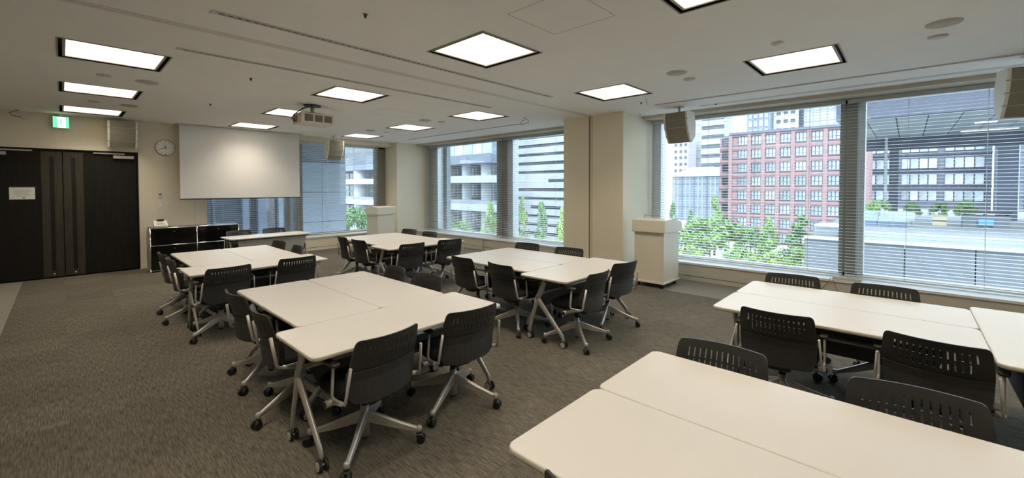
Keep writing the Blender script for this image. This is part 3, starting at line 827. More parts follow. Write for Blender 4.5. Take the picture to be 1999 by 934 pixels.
# ------------------------------------------------------------------ tables
TL, TW, TH = 1.50, 0.6268, 0.70
def table_parts(modesty, panel_y=0.272):
    P = []
    P.append(('top', MB().slab(TL, TW, TH - 0.026, TH, 0.045, 0.007, mi=0, mi_side=1).mesh('top', ['tabletop', 'table_edge'])))
    P.append(('under_frame', MB().box(-TL / 2 + 0.06, TL / 2 - 0.06, 0.03, 0.09, TH - 0.075, TH - 0.026).box(-TL / 2 + 0.06, -TL / 2 + 0.11, -0.20, 0.24, TH - 0.055, TH - 0.026).box(TL / 2 - 0.11, TL / 2 - 0.06, -0.20, 0.24, TH - 0.055, TH - 0.026).mesh('under_frame', 'table_under')))
    for sx in (-1, 1):
        x = sx * (TL / 2 - 0.075)
        S = (1, 0, 0)
        lg = MB()
        lg.tube([(x, 0.02, TH - 0.04), (x, 0.035, 0.60), (x, 0.085, 0.50), (x, 0.115, 0.45)], [0.030, 0.030, 0.032, 0.034], 10, flat=0.62, side=S)
        lg.tube([(x, 0.120, 0.475), (x, 0.085, 0.42), (x, -0.165, 0.165), (x, -0.215, 0.115), (x, -0.228, 0.085), (x, -0.228, 0.045)], [0.030, 0.032, 0.024, 0.022, 0.019, 0.017], 10, flat=0.6, side=S)
        lg.tube([(x, 0.112, 0.47), (x, 0.135, 0.38), (x, 0.19, 0.22), (x, 0.215, 0.13), (x, 0.222, 0.085), (x, 0.222, 0.045)], [0.028, 0.026, 0.021, 0.020, 0.018, 0.016], 10, flat=0.6, side=S)
        P.append(('leg_frame', lg.mesh('leg_frame', 'silver_paint')))
        for y in (-0.228, 0.222):
            xx = x - sx * 0.0
            c = MB()
            for s2 in (-1, 1):
                c.cyl((xx + s2 * 0.010, y - 0.012, 0.0355), (xx + s2 * 0.026, y - 0.012, 0.0355), 0.035, n=18, mi=1)
                c.cyl((xx + s2 * 0.026, y - 0.012, 0.0355), (xx + s2 * 0.028, y - 0.012, 0.0355), 0.027, n=18, mi=0)
            c.cyl((xx - 0.010, y - 0.012, 0.0355), (xx + 0.010, y - 0.012, 0.0355), 0.008, n=8, mi=0)
            c.cyl((xx, y, 0.035), (xx, y, 0.07), 0.009, n=8, mi=0)
            P.append(('caster', c.mesh('caster', ['wheel_grey', 'rubber'])))
    P.append(('cross_tube', MB().cyl((-TL / 2 + 0.075, 0.100, 0.500), (TL / 2 - 0.075, 0.100, 0.500), 0.016, n=10).mesh('cross_tube', 'silver_paint')))
    hw = TL / 2 - 0.13
    y = panel_y
    P.append(('modesty_panel', MB().prism([(-hw, 0.655), (-hw, 0.60), (-hw + 0.05, 0.42), (-hw + 0.09, 0.33), (hw - 0.09, 0.33), (hw - 0.05, 0.42), (hw, 0.60), (hw, 0.655)], 'y', y, y + 0.008).mesh('modesty_panel', modesty)))
    return P
TP = table_parts('modesty')
TPX = table_parts('modesty', 0.150)
TPG = table_parts('modesty_pale')
def table(label, x, y, rz, parts=TP, group='white flip-top tables on casters'):
    t = thing('folding_table', label, 'table', (x, y, 0), rz, group)
    for nm, me in parts: link(nm, me, t)
    return t
CL = {'A': 'foreground-left', 'B': 'sideboard-side back-left', 'C': 'far window-side', 'D': 'pillar-side', 'E': 'terrace-window right-hand', 'F': 'nearest bottom-right'}
LAY = {'A': ((1.395, 3.768), (2.023, 3.768), (1.680, 2.700)),
       'B': ((1.364, 7.015), (1.9915, 7.015), (1.675, 5.950)),
       'C': ((3.870, 7.140), (4.497, 7.140), (4.165, 6.075)),
       'D': ((3.885, 3.858), (4.512, 3.858), (4.170, 2.790)),
       'E': ((3.860, 0.385), (4.487, 0.385), (4.170, -0.680)),
       'F': ((1.410, 0.320), (2.0375, 0.320), None)}
for k, (a, b_, c) in LAY.items():
    table('white table, door-side half of the pair in the %s cluster' % CL[k], a[0], a[1], R(-90))
    table('white table, window-side half of the pair in the %s cluster' % CL[k], b_[0], b_[1], R(90))
    if c: table('white table laid crosswise at the camera end of the %s cluster' % CL[k], c[0], c[1], 0, TPX)
table('single white table with grey front panel beside the sideboard', 2.83, 9.40, R(183), TPG)

# ------------------------------------------------------------------ chairs (face local +Y)
def chair_parts():
    P = []
    W = [(0.390, 0.240), (0.394, 0.330), (0.402, 0.385), (0.418, 0.425), (0.450, 0.448), (0.490, 0.456), (0.540, 0.462), (0.620, 0.466), (0.700, 0.456), (0.745, 0.446), (0.768, 0.436), (0.780, 0.418), (0.786, 0.395)]
    def width(z):
        for (z0, w0), (z1, w1) in zip(W, W[1:]):
            if z <= z1: return w0 + (w1 - w0) * max(0, (z - z0)) / (z1 - z0)
        return W[-1][1]
    def surf(u, z, off):
        w = width(z) / 2
        x = u * w
        y0 = -0.225 - 0.085 * (max(0.0, z - 0.39) / 0.395) ** 1.15 - 0.016 * math.exp(-((z - 0.55) / 0.08) ** 2) * -1
        return (x, y0 + 0.055 * (x / 0.23) ** 2 - off, z)
    def panel(us, zs, hole, th, name, m, extra=0.0):
        mb = MB()
        nu, nz = len(us), len(zs)
        fv = [surf(u, z, 0 + extra) for z in zs for u in us]
        bv = [surf(u, z, th + extra) for z in zs for u in us]
        N = nu * nz
        faces = []
        solid = {(i, j): not hole(i, j) for i in range(nu - 1) for j in range(nz - 1)}
        def at(i, j): return solid.get((i, j), False)
        for (i, j), ok in solid.items():
            if not ok: continue
            a, b_, c, d = j * nu + i, j * nu + i + 1, (j + 1) * nu + i + 1, (j + 1) * nu + i
            faces.append((a, b_, c, d)); faces.append((N + d, N + c, N + b_, N + a))
            if not at(i - 1, j): faces.append((a, d, N + d, N + a))
            if not at(i + 1, j): faces.append((b_, N + b_, N + c, c))
            if not at(i, j - 1): faces.append((a, N + a, N + b_, b_))
            if not at(i, j + 1): faces.append((d, c, N + c, N + d))
        mb.add(fv + bv, faces, False)
        return (name, mb.mesh(name, m))
    # upper shell with two rows of vertical slots
    us = [-1.0, -0.9]
    NS = 13
    for k in range(NS):
        c = -0.74 + 1.48 * k / (NS - 1)
        us += [c - 0.017, c + 0.017]
    us += [0.9, 1.0]
    zs = [0.585, 0.610, 0.628, 0.655, 0.682, 0.694, 0.718, 0.742, 0.760, 0.772, 0.780, 0.786]
    slot_i = {2 + 2 * k for k in range(NS)}
    P.append(panel(us, zs, lambda i, j: i in slot_i and ((5 <= j <= 6) or (2 <= j <= 3 and 4 <= i <= 2 + 2 * (NS - 2))), 0.010, 'backrest', 'chair_shell'))
    # lower cover
    us2 = [-1 + i * 0.2 for i in range(11)]
    P.append(panel(us2, [0.390, 0.394, 0.402, 0.410, 0.418, 0.434, 0.450, 0.49, 0.54, 0.58, 0.592], lambda i, j: False, 0.034, 'back_cover', 'chair_pad', -0.012))
    # seat cushion and pan
    P.append(('seat', MB().slab(0.450, 0.440, 0.398, 0.455, 0.11, 0.022, 6, cy=0.01).mesh('seat', 'chair_fabric')))
    P.append(('seat_pan', MB().slab(0.410, 0.400, 0.375, 0.398, 0.10, 0.010, 5, cy=0.0).mesh('seat_pan', 'chair_shell')))
    P.append(('mechanism', MB().bbox(-0.075, 0.075, -0.15, 0.10, 0.325, 0.375, 0.012).mesh('mechanism', 'black_bar')))
    for sx in (-1, 1):
        x = sx * 0.262
        a = MB()
        pts = [(x - sx * 0.014, -0.258, 0.640), (x, -0.226, 0.442), (x, -0.214, 0.428), (x, -0.195, 0.424), (x, -0.105, 0.424), (x, -0.087, 0.430), (x, -0.080, 0.446), (x, -0.098, 0.625)]
        a.tube(pts, 0.0115, 8, flat=0.62, side=(1, 0, 0))
        a.tube([(x, -0.19, 0.425), (x - sx * 0.02, -0.10, 0.395), (x - sx * 0.05, -0.01, 0.365)], [0.014, 0.016, 0.018], 8)
        P.append(('arm', a.mesh('arm', 'silver_paint')))
        pad = MB().slab(0.050, 0.20, 0.618, 0.640, 0.022, 0.007, 4, cx=x, cy=-0.045)
        P.append(('arm_pad', pad.mesh('arm_pad', 'chair_shell')))
        kn = MB().cyl((x - sx * 0.12, -0.005, 0.362), (x + sx * 0.005, -0.005, 0.362), 0.022, n=14, mi=0).cyl((x + sx * 0.005, -0.005, 0.362), (x + sx * 0.010, -0.005, 0.362), 0.018, n=14, mi=1)
        P.append(('knob', kn.mesh('knob', ['silver_paint', 'rubber'])))
    P.append(('column', MB().cyl((0, 0, 0.06), (0, 0, 0.26), 0.030, 0.027, 14, mi=0).cyl((0, 0, 0.26), (0, 0, 0.33), 0.022, n=14, mi=1).cyl((0, 0, 0.045), (0, 0, 0.06), 0.022, n=12, mi=1).mesh('column', ['silver_paint', 'black_bar'])))
    B = []
    # one spoke of the four-star base, pointing along +X, and its caster
    s = MB()
    secs = [(0.02, 0.150, 0.225, 0.017), (0.10, 0.128, 0.192, 0.015), (0.22, 0.098, 0.143, 0.013), (0.325, 0.078, 0.106, 0.012), (0.345, 0.076, 0.100, 0.010)]
    v = []
    for x, z0, z1, hw in secs:
        v += [(x, -hw, z0), (x, -hw, z1 - 0.008), (x, -hw * 0.5, z1), (x, hw * 0.5, z1), (x, hw, z1 - 0.008), (x, hw, z0)]
    f = [(5, 4, 3, 2, 1, 0), tuple(24 + i for i in range(6))]
    for r_ in range(4):
        for i in range(6):
            j = (i + 1) % 6
            f.append((r_ * 6 + i, r_ * 6 + j, r_ * 6 + 6 + j, r_ * 6 + 6 + i))
    s.add(v, f)
    s.lathe([(0.016, 0.068), (0.018, 0.085), (0.017, 0.100), (0.010, 0.108)], 0.345, 0, 12)
    B.append(('leg', s.mesh('leg', 'silver_paint')))
    c = MB()
    for s2 in (-1, 1):
        c.cyl((0.345 + 0.014, s2 * 0.006, 0.0275), (0.345 + 0.014, s2 * 0.026, 0.0275), 0.027, n=14)
    c.bbox(0.330, 0.372, -0.020, 0.020, 0.034, 0.062, 0.006)
    c.cyl((0.345, 0, 0.055), (0.345, 0, 0.072), 0.008, n=8)
    B.append(('caster', c.mesh('caster', 'caster')))
    return P, B
CP, CB = chair_parts()
def chair(label, x, y, rz, base=45.0):
    t = thing('office_chair', label, 'chair', (x, y, 0), rz, 'black swivel chairs with slotted backs')
    for nm, me in CP: link(nm, me, t)
    for k in range(4):
        a = R(base + 90 * k) - rz
        for nm, me in CB:
            link(nm, me, t, None, (0, 0, a))
    return t
EAST, WEST, NORTH, SOUTH = R(-90), R(90), 0.0, R(180)
side = {'W': ('door side', EAST), 'E': ('window side', WEST), 'S': ('camera end', NORTH), 'N': ('screen side', SOUTH)}
CH = {
 'A': [('W', 'farther', 1.23, 4.06, 3, 40), ('W', 'nearer', 1.215, 3.34, -4, 20), ('S', 'left', 1.305, 2.525, 5, 46), ('S', 'right', 2.035, 2.535, -6, 27), ('E', 'farther', 2.19, 4.05, -6, 50), ('E', 'nearer', 2.19, 3.43, 4, 30)],
 'B': [('W', 'farther', 1.165, 7.21, 2, 25), ('W', 'nearer', 1.165, 6.56, -3, 15), ('S', 'left', 1.215, 5.69, 6, 35), ('S', 'right', 1.99, 5.80, 2, 50), ('E', 'farther', 2.125, 7.36, 6, 40), ('E', 'nearer', 2.10, 6.58, -5, 60)],
 'C': [('W', 'farther', 3.64, 7.28, -5, 45), ('W', 'nearer', 3.62, 6.68, 3, 30), ('S', 'left', 3.72, 5.865, -2, 20), ('S', 'right', 4.48, 5.84, -10, 40), ('E', 'farther', 4.66, 7.50, 7, 30), ('E', 'nearer', 4.63, 6.77, 2, 50)],
 'D': [('W', 'farther', 3.67, 4.05, -4, 30), ('W', 'nearer', 3.645, 3.34, -6, 45), ('S', 'left', 3.745, 2.565, 3, 50), ('S', 'right', 4.50, 2.64, -9, 20), ('E', 'farther', 4.66, 4.26, 6, 40), ('E', 'nearer', 4.67, 3.47, 8, 25)],
 'E': [('W', 'farther', 3.65, 0.665, 1, 35), ('W', 'nearer', 3.64, -0.15, -6, 45), ('E', 'farther', 4.63, 0.79, 6, 45), ('E', 'nearer', 4.62, 0.13, 2, 30)],
 'F': [('E', 'farther', 2.17, 0.715, 3, 45), ('E', 'nearer', 2.20, -0.06, 6, 30), ('W', 'lone', 1.28, 0.60, 2, 38)],
}
for k, L in CH.items():
    for sd_, which, x, y, dr_, ba in L:
        nm, rz = side[sd_]
        chair('black swivel chair, %s one on the %s of the %s cluster' % (which, nm, CL[k]), x, y, rz + R(dr_), ba)
chair('left black chair behind the single table beside the sideboard', 2.45, 9.60, SOUTH + R(5), 30)
chair('right black chair behind the single table beside the sideboard', 3.10, 9.61, SOUTH + R(4), 50)

# ------------------------------------------------------------------ small things on the sill
t = thing('cable_box', 'small grey cable box lying on the near window sill at the mullion', 'cable box', (7.66, 0.66, 0.3155))
MB().bbox(-0.05, 0.06, -0.20, 0.12, 0.0, 0.035, 0.004).build('case', 'low_wall', t)
MB().tube([(-0.06, 0.14, 0.02), (-0.09, 0.15, -0.02), (-0.075, 0.22, -0.12), (-0.075, 0.30, -0.25)], 0.004, 5).tube([(-0.06, 0.12, 0.02), (-0.09, 0.10, -0.03), (-0.075, 0.06, -0.15), (-0.075, 0.07, -0.28)], 0.004, 5).build('cable', 'grey_wire', t)
t = thing('wall_cable', 'thin cable running down the low panel under the far window', 'cable', (7.585, 8.16, 0))
MB().tube([(0, 0, 0.285), (0, 0.01, 0.2), (-0.003, 0.005, 0.1), (-0.006, -0.01, 0.01)], 0.006, 6).build('run', 'grey_wire', t)
MB().box(-0.008, 0.008, -0.02, 0.02, 0.26, 0.284).build('clip', 'trim', t)
for x, y, w in ((6.40, 11.62, 'at the corner pillar'), (7.30, 3.62, 'beside the middle pillar')):
    t = thing('hook_sensor', 'small white sensor under the ceiling ' + w, 'sensor', (x, y, 2.88 if y > 5 else CEIL))
    MB().bbox(-0.012, 0.012, -0.012, 0.012, -0.07, -0.012, 0.003).build('body', 'white_plastic', t)
    MB().cyl((0, 0, -0.012), (0, 0, -0.0005), 0.018, n=10).build('base', 'white_plastic', t)

# ================================================================== outdoors
GZ = -8.5
tag(MB().box(9.5, 420, -160, 260, GZ - 0.5, GZ).build('street_ground', 'asphalt'), kind='structure')

def facade(name, label, x, y0, y1, z0, z1, depth, m, cat='building'):
    """a block whose front faces -X; local origin at the foot of its front face"""
    t = thing(name, label, cat, (x, (y0 + y1) / 2, z0))
    h = (y1 - y0) / 2
    MB().box(0, depth, -h, h, 0, z1 - z0).build('wall', m, t)
    return t

def window_meshes(w, h, frame_m, pane_m, bars=1, t=0.12, cross=True, e=None):
    f = MB()
    e = e or 0.08 * min(w, h) + 0.03
    f.box(-t, 0, -w / 2, w / 2, -h / 2, -h / 2 + e).box(-t, 0, -w / 2, w / 2, h / 2 - e, h / 2)
    f.box(-t, 0, -w / 2, -w / 2 + e, -h / 2, h / 2).box(-t, 0, w / 2 - e, w / 2, -h / 2, h / 2)
    for k in range(bars):
        y = -w / 2 + w * (k + 1) / (bars + 1)
        f.box(-t, 0, y - e * 0.55, y + e * 0.55, -h / 2, h / 2)
    if cross: f.box(-t, 0, -w / 2, w / 2, -h * 0.10 - e * 0.3, -h * 0.10 + e * 0.3)
    p = MB().box(-0.03, 0.0, -w / 2 + e * 0.5, w / 2 - e * 0.5, -h / 2 + e * 0.5, h / 2 - e * 0.5)
    return f.mesh('window', frame_m), p.mesh('pane', pane_m)

def put_windows(t, ys, zs, meshes):
    f, p = meshes
    for z in zs:
        for y in ys:
            w = link('window', f, t, (0, y - t.location.y, z - t.location.z))
            link('pane', p, w)

# --- red brick building
RX = 85.0
rows = [10.08, 7.66, 5.20, 2.74, 0.28, -2.18, -4.64, -7.1]
cols = [22.1 - 2.22 * k for k in range(8)]
rb = facade('brick_office_building', 'red brick office building with rows of square windows seen through the near blind', RX, 4.9, 24.1, GZ, 11.25, 18, 'brick')
put_windows(rb, cols, rows, window_meshes(1.58, 1.62, 'ext_dark', 'pane', 2, e=0.09))
edges = [24.1] + [(a + b_) / 2 for a, b_ in zip(cols, cols[1:])] + [4.9]
for y in edges:
    MB().box(-0.35, 0, y - 0.30 - rb.location.y, y + 0.30 - rb.location.y, 0, 11.25 - GZ).build('pilaster', 'brick', rb)
for z in rows:
    MB().box(-0.22, 0, 4.9 - rb.location.y, 24.1 - rb.location.y, z + 0.86 - GZ, z + 1.45 - GZ).build('spandrel_band', 'brick', rb)
    MB().box(-0.30, 0, 4.9 - rb.location.y, 24.1 - rb.location.y, z + 0.80 - GZ, z + 0.90 - GZ).build('string_course', 'brick_dark', rb)
    MB().box(-0.26, 0, 4.9 - rb.location.y, 24.1 - rb.location.y, z - 0.92 - GZ, z - 0.80 - GZ).build('window_ledge', 'ext_mid', rb)
MB().box(-0.5, 18, 4.7 - rb.location.y, 24.3 - rb.location.y, 11.25 - GZ, 11.65 - GZ).build('parapet_cap', 'ext_mid', rb)
rw = facade('brick_side_wing', 'narrow brown side wing with dark louvred windows left of the red building', RX + 0.6, 24.15, 26.2, GZ, 10.8, 12, 'brick')
put_windows(rw, [25.1], rows, window_meshes(1.35, 1.5, 'ext_dark', 'pane_dark', 0))
for z in rows:
    MB().box(-0.25, 0, -1.02, 1.02, z + 0.85 - GZ, z + 1.1 - GZ).build('string_course', 'brick_dark', rw)

# --- towers beyond
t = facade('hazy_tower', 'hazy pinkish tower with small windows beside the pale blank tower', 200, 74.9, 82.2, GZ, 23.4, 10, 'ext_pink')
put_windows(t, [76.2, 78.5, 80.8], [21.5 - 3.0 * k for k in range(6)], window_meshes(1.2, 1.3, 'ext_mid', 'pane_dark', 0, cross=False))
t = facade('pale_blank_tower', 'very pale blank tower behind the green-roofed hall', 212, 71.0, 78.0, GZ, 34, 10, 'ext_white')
for k in range(6):
    MB().box(-0.1, 0, -3.5, 3.5, 20 + k * 4, 20.15 + k * 4).build('floor_joint', 'ext_pale', t)
t = facade('banded_tower', 'white tower with dark horizontal window bands left of the red building', 190, 56.5, 65.6, GZ, 36, 12, 'pane_dark')
for k in range(11):
    MB().box(-0.6, 0, -4.55, 4.55, 4.0 * k + 0.4, 4.0 * k + 2.7).build('white_band', 'ext_white', t)
t = facade('glass_hall', 'pale glass hall with a low green hipped roof between the trees', 130, 39.4, 53.6, GZ, 4.9, 12, 'ext_pale')
for k in range(12):
    y = -6.9 + 1.2 * k
    MB().box(-0.15, 0, y, y + 0.25, 0, 13.4).build('facade_fin', 'ext_mid' if k % 3 == 0 else 'ext_white', t)
for z in (4.0, 7.5, 11.0):
    MB().box(-0.12, 0, -7.1, 7.1, z, z + 0.25).build('floor_joint', 'ext_mid', t)
rf = MB(); h_ = 7.4
rf.add([(-0.8, -h_, 13.4), (-0.8, h_, 13.4), (13, h_, 13.4), (13, -h_, 13.4), (5, -3.4, 16.4), (5, 3.4, 16.4)], [(0, 1, 5, 4), (1, 2, 5), (2, 3, 4, 5), (3, 0, 4), (3, 2, 1, 0)])
rf.build('roof', 'ext_green', t)
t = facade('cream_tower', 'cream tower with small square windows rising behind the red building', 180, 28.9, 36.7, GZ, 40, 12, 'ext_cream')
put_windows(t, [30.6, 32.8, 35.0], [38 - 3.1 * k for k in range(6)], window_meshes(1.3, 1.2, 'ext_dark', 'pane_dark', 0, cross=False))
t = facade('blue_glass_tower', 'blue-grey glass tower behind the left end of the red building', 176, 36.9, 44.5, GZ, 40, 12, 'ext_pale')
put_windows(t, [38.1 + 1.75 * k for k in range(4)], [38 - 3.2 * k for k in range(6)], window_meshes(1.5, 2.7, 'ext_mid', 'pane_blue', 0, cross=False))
t = facade('slim_dark_tower', 'slim blue strip tower between cream and white towers', 182, 27.2, 28.8, GZ, 40, 10, 'ext_mid')
for k in range(6):
    MB().box(-0.1, 0, -0.8, 0.8, 26 + 4 * k, 26.3 + 4 * k).build('floor_joint', 'ext_pale', t)
t = facade('white_grid_tower', 'white gridded tower above the right half of the red building', 178, 14.0, 27.0, GZ, 40, 12, 'ext_white')
for k in range(7):
    MB().box(-0.15, 0, -6.2 + 2.0 * k, -6.0 + 2.0 * k, 22, 48.5).build('grid_post', 'ext_pale', t)
for k in range(7):
    MB().box(-0.12, 0, -6.5, 6.5, 22 + 3.6 * k, 22.25 + 3.6 * k).build('grid_beam', 'ext_pale', t)

# --- white columned building, seen through the far window and beside the screen
lb = thing('columned_building', 'white building with round columns and projecting white decks beyond the far window', 'building', (30, 48, GZ))
def lbx(name, m, x0, x1, y0, y1, z0, z1): return MB().box(x0 - 30, x1 - 30, y0 - 48, y1 - 48, z0 - GZ, z1 - GZ).build(name, m, lb)
lbx('core_wall', 'ext_dark', 33.2, 34.0, 34.0, 72, GZ, 11)
lbx('deck', 'ext_white', 28.6, 33.2, 26.2, 72, 2.15, 2.85)
lbx('deck', 'ext_white', 29.0, 33.2, 28.5, 72, -0.75, -0.05)
lbx('deck_rail', 'ext_pale', 29.2, 29.3, 28.5, 72, -0.05, 0.35)
lbx('deck', 'ext_white', 29.0, 33.2, 28.5, 72, -4.6, -3.9)
lbx('soffit_band', 'ext_mid', 29.4, 33.2, 30.5, 72, 4.15, 4.95)
lbx('upper_volume', 'ext_pale', 29.8, 33.5, 30.5, 49.5, 4.95, 11)
lbx('upper_volume', 'ext_grey', 29.6, 33.5, 49.6, 72, 4.95, 11)
pm = MB().box(-0.05, 0.0, -0.70, 0.70, -1.35, 1.35).mesh('pane', 'pane_blue')
for k in range(12):
    for z in (6.5, 9.4):
        link('pane', pm, lb, (29.8 - 30, 31.4 + 1.5 * k - 48, z - GZ))
pm2 = MB().box(-0.08, 0.0, -0.64, 0.64, -1.0, 1.0).mesh('pane', 'pane_dark')
pm3 = MB().box(-0.08, 0.0, -0.64, 0.64, -0.95, 0.95).mesh('pane', 'pane_green')
for k in range(25):
    y = 34.8 + 1.5 * k
    link('pane', pm2, lb, (3.2, y - 48, 3.5 - GZ - 0.0), None)
    link('pane', pm3 if y > 48 else pm2, lb, (3.2, y - 48, 1.05 - GZ))
    link('pane', pm2, lb, (3.2, y - 48, -2.3 - GZ))
for k in range(26):
    lbx('window_post', 'ext_pale', 33.05, 33.2, 34.0 + 1.5 * k, 34.18 + 1.5 * k, -3.9, 4.15)
lbx('light_band', 'ext_white', 33.0, 33.1, 48, 72, 0.95, 1.15)
for y, r_ in ((32.45, 0.55), (35.55, 0.55), (38.75, 0.55), (43, 0.6), (51, 0.7), (59.4, 1.15), (67, 0.9)):
    MB().cyl((30.6 - 30, y - 48, 0), (30.6 - 30, y - 48, 4.95 - GZ), r_, n=20).build('column', 'ext_white', lb)

wb = thing('banded_office_block', 'white office block with stacked horizontal bands right of the far mullion', 'building', (60, 47, GZ))
MB().box(0.9, 14, -10, 13, 0, 24).build('glazing', 'ext_mid', wb)
for k in range(15):
    z = 1.62 * k
    MB().box(0, 14, -10, 13, z + 0.30, z + 1.35).build('white_band', 'ext_white', wb)
    if k % 2 == 0:
        for j in range(8):
            MB().box(0.75, 0.9, -9.0 + 2.8 * j, -8.85 + 2.8 * j, z - 0.27, z + 0.30).build('window_post', 'ext_pale', wb)

# --- outside the window beside the screen
oc = thing('concrete_column', 'broad pale blue concrete column right outside the window beside the screen', 'column', (6.15, 14.5, GZ))
MB().box(-0.73, 0.71, 0.02, 1.2, 0, 11.79).build('core', 'ext_grey', oc)
for k in range(11):
    for x0, x1 in ((-0.74, -0.11), (-0.10, 0.72)):
        MB().bbox(x0, x1, 0.0, 0.03, k * 1.0 + 0.006, k * 1.0 + 0.994, 0.004).build('panel', 'ext_pale', oc)
os_ = thing('outer_soffit', 'pale grey soffit of the covered way outside the window beside the screen', 'soffit', (3.4, 15.8, 3.30))
for i in range(6):
    for j in range(4):
        MB().bbox(-5.9 + i * 2.0, -3.92 + i * 2.0, -3.4 + j * 1.8, -1.62 + j * 1.8, 0.0, 0.06, 0.004).build('soffit_panel', 'soffit', os_)
MB().box(-6, 6.2, -3.5, 3.9, 0.06, 0.5).build('slab', 'ext_grey', os_)
oc2 = thing('dark_glass_annex', 'dark glazed annex with pale upright fins seen below the projection screen', 'building', (4.2, 20, GZ))
MB().box(-3.5, 2.45, 0.05, 8, 0, 10.4).build('core', 'ext_dark', oc2)
MB().box(-6.6, -6.2, -7.6, 8, 0, 11.78).build('sky_block_wall', 'ext_dark', oc2)  # unseen wall, added to keep side skylight off the blind slats
MB().box(-6.2, -3.5, 0.3, 8, 0, 10.4).build('sky_block_link', 'ext_dark', oc2)  # unseen stretch added to the annex, closing off more skylight
for k in range(8):
    for j in range(4):
        MB().box(-3.4 + k * 0.73, -2.75 + k * 0.73, 0.0, 0.05, j * 2.6 + 0.1, j * 2.6 + 2.4).build('pane', 'pane_dark', oc2)
for x0, x1, m in ((0.82, 1.06, 'ext_mid'), (1.38, 1.73, 'ext_mid'), (2.17, 2.38, 'ext_pale'), (-0.2, -0.1, 'ext_dark')):
    MB().box(x0, x1, -0.25, 0.05, 0, 10.4).build('fin', m, oc2)

# --- terrace wing with canopy on the right
tw = thing('terrace_wall', 'long grey terrace wall with white coping below the canopy', 'wall', (28, -4, GZ))
for y0, y1 in ((8.1, 4.10), (4.06, 1.76), (1.72, -2.9), (-2.94, -8), (-8.04, -14)):
    MB().box(0, 0.5, y1, y0, 0, 7.32).build('wall_panel', 'ext_grey', tw)
MB().box(-0.15, 0.55, -14, 8.15, 7.32, 7.45).build('coping', 'ext_white', tw)
MB().box(0.5, 3.0, -14, 8.1, 6.9, 7.05).build('gutter', 'ext_grey', tw)
MB().box(3.0, 3.4, -14, 6.9, 7.0, 7.62).build('inner_ledge', 'ext_white', tw)
tf = tag(MB().box(31.4, 70, -22, 4.2, GZ, -1.02).build('terrace_ground', 'terrace_floor'), kind='structure')
t = thing('roof_box', 'small white roof box at the left end of the terrace wall', 'roof box', (32, 3.6, -1.02))
MB().box(0, 2, -0.55, 0.55, 0, 0.25).build('body', 'ext_pale', t)
MB().box(-0.1, 2.1, -0.62, 0.62, 0.25, 0.33).build('cap', 'sill', t)

cn = thing('canopy', 'deep canopy with panelled grey soffit and dark fascia over the terrace', 'canopy', (36, -8, -1.02))
def cnx(name, m, x0, x1, y0, y1, z0, z1, par=None): return MB().box(x0 - 36, x1 - 36, y0 + 8, y1 + 8, z0 + 1.02, z1 + 1.02).build(name, m, par or cn)
cnx('fascia', 'ext_dark', 36, 36.4, -22, 3.65, 6.09, 7.3)
cnx('roof_slab', 'ext_mid', 36.4, 51.4, -22, 3.65, 6.3, 7.0)
pmn = MB().box(-0.92, 0.92, -0.72, 0.72, 0, 0.16).mesh('soffit_panel', 'soffit')
for i in range(8):
    for j in range(17):
        link('soffit_panel', pmn, cn, (0.4 + 0.94 + i * 1.875, 10.9 - j * 1.5, 6.10 + 1.02))
cnx('back_beam', 'ext_dark', 51.4, 52.2, -22, 3.65, 5.0, 7.0)
cnx('post', 'ext_dark', 51.4, 52.0, 0.66, 1.30, -1.02, 5.0)
cnx('post', 'ext_mid', 51.4, 52.2, -6.3, -5.2, -1.02, 5.0)
cnx('drain_pipe', 'ext_white', 50.6, 50.8, 1.40, 1.60, -1.02, 6.1)
M['soffit_lamp'] = emis('soffit_lamp', (1.0, 0.93, 0.78), 1.1)
cnx('soffit_lamp', 'soffit_lamp', 43.0, 43.6, -4.3, -3.3, 6.06, 6.10)
cnx('soffit_lamp', 'soffit_lamp', 49.2, 49.6, -6.0, -3.0, 6.06, 6.10)

db = facade('slate_office_building', 'slate-grey office building with paired window bays behind the terrace', 110, -10.5, 8.5, GZ, 12.6, 14, 'ext_mid')
ycol = [0.45, -0.78, -2.01, -3.24, -5.35, -6.58, -7.81, -9.04, 6.6, 5.35, 4.1, 2.85]
put_windows(db, ycol, [9.15, 6.05, 3.10, 0.05], window_meshes(1.20, 1.95, 'ext_dark', 'pane', 0, cross=False, e=0.06))
for z in (10.6, 7.5, 4.5, 1.5):
    MB().box(-0.3, 0, -9.5, 9.5, z - GZ, z + 0.45 - GZ).build('floor_band', 'ext_dark', db)
    for k in range(16):
        MB().box(-0.34, -0.3, -9.3 + k * 1.23, -9.2 + k * 1.23, z - GZ, z + 0.45 - GZ).build('band_joint', 'ext_mid', db)
lg = thing('lattice_facade', 'pale lattice facade at the right end of the slate building', 'building', (98, -15.5, GZ))
MB().box(0.3, 10, -5.5, 5.0, 0, 20).build('glazing', 'ext_mid', lg)
for k in range(14):
    MB().box(0, 0.3, -5.4 + 0.8 * k, -5.2 + 0.8 * k, 0, 20).build('lattice_post', 'ext_white', lg)
for k in range(9):
    MB().box(0.1, 0.3, -5.5, 5.0, 2.2 * k, 2.2 * k + 0.2).build('lattice_beam', 'ext_pale', lg)

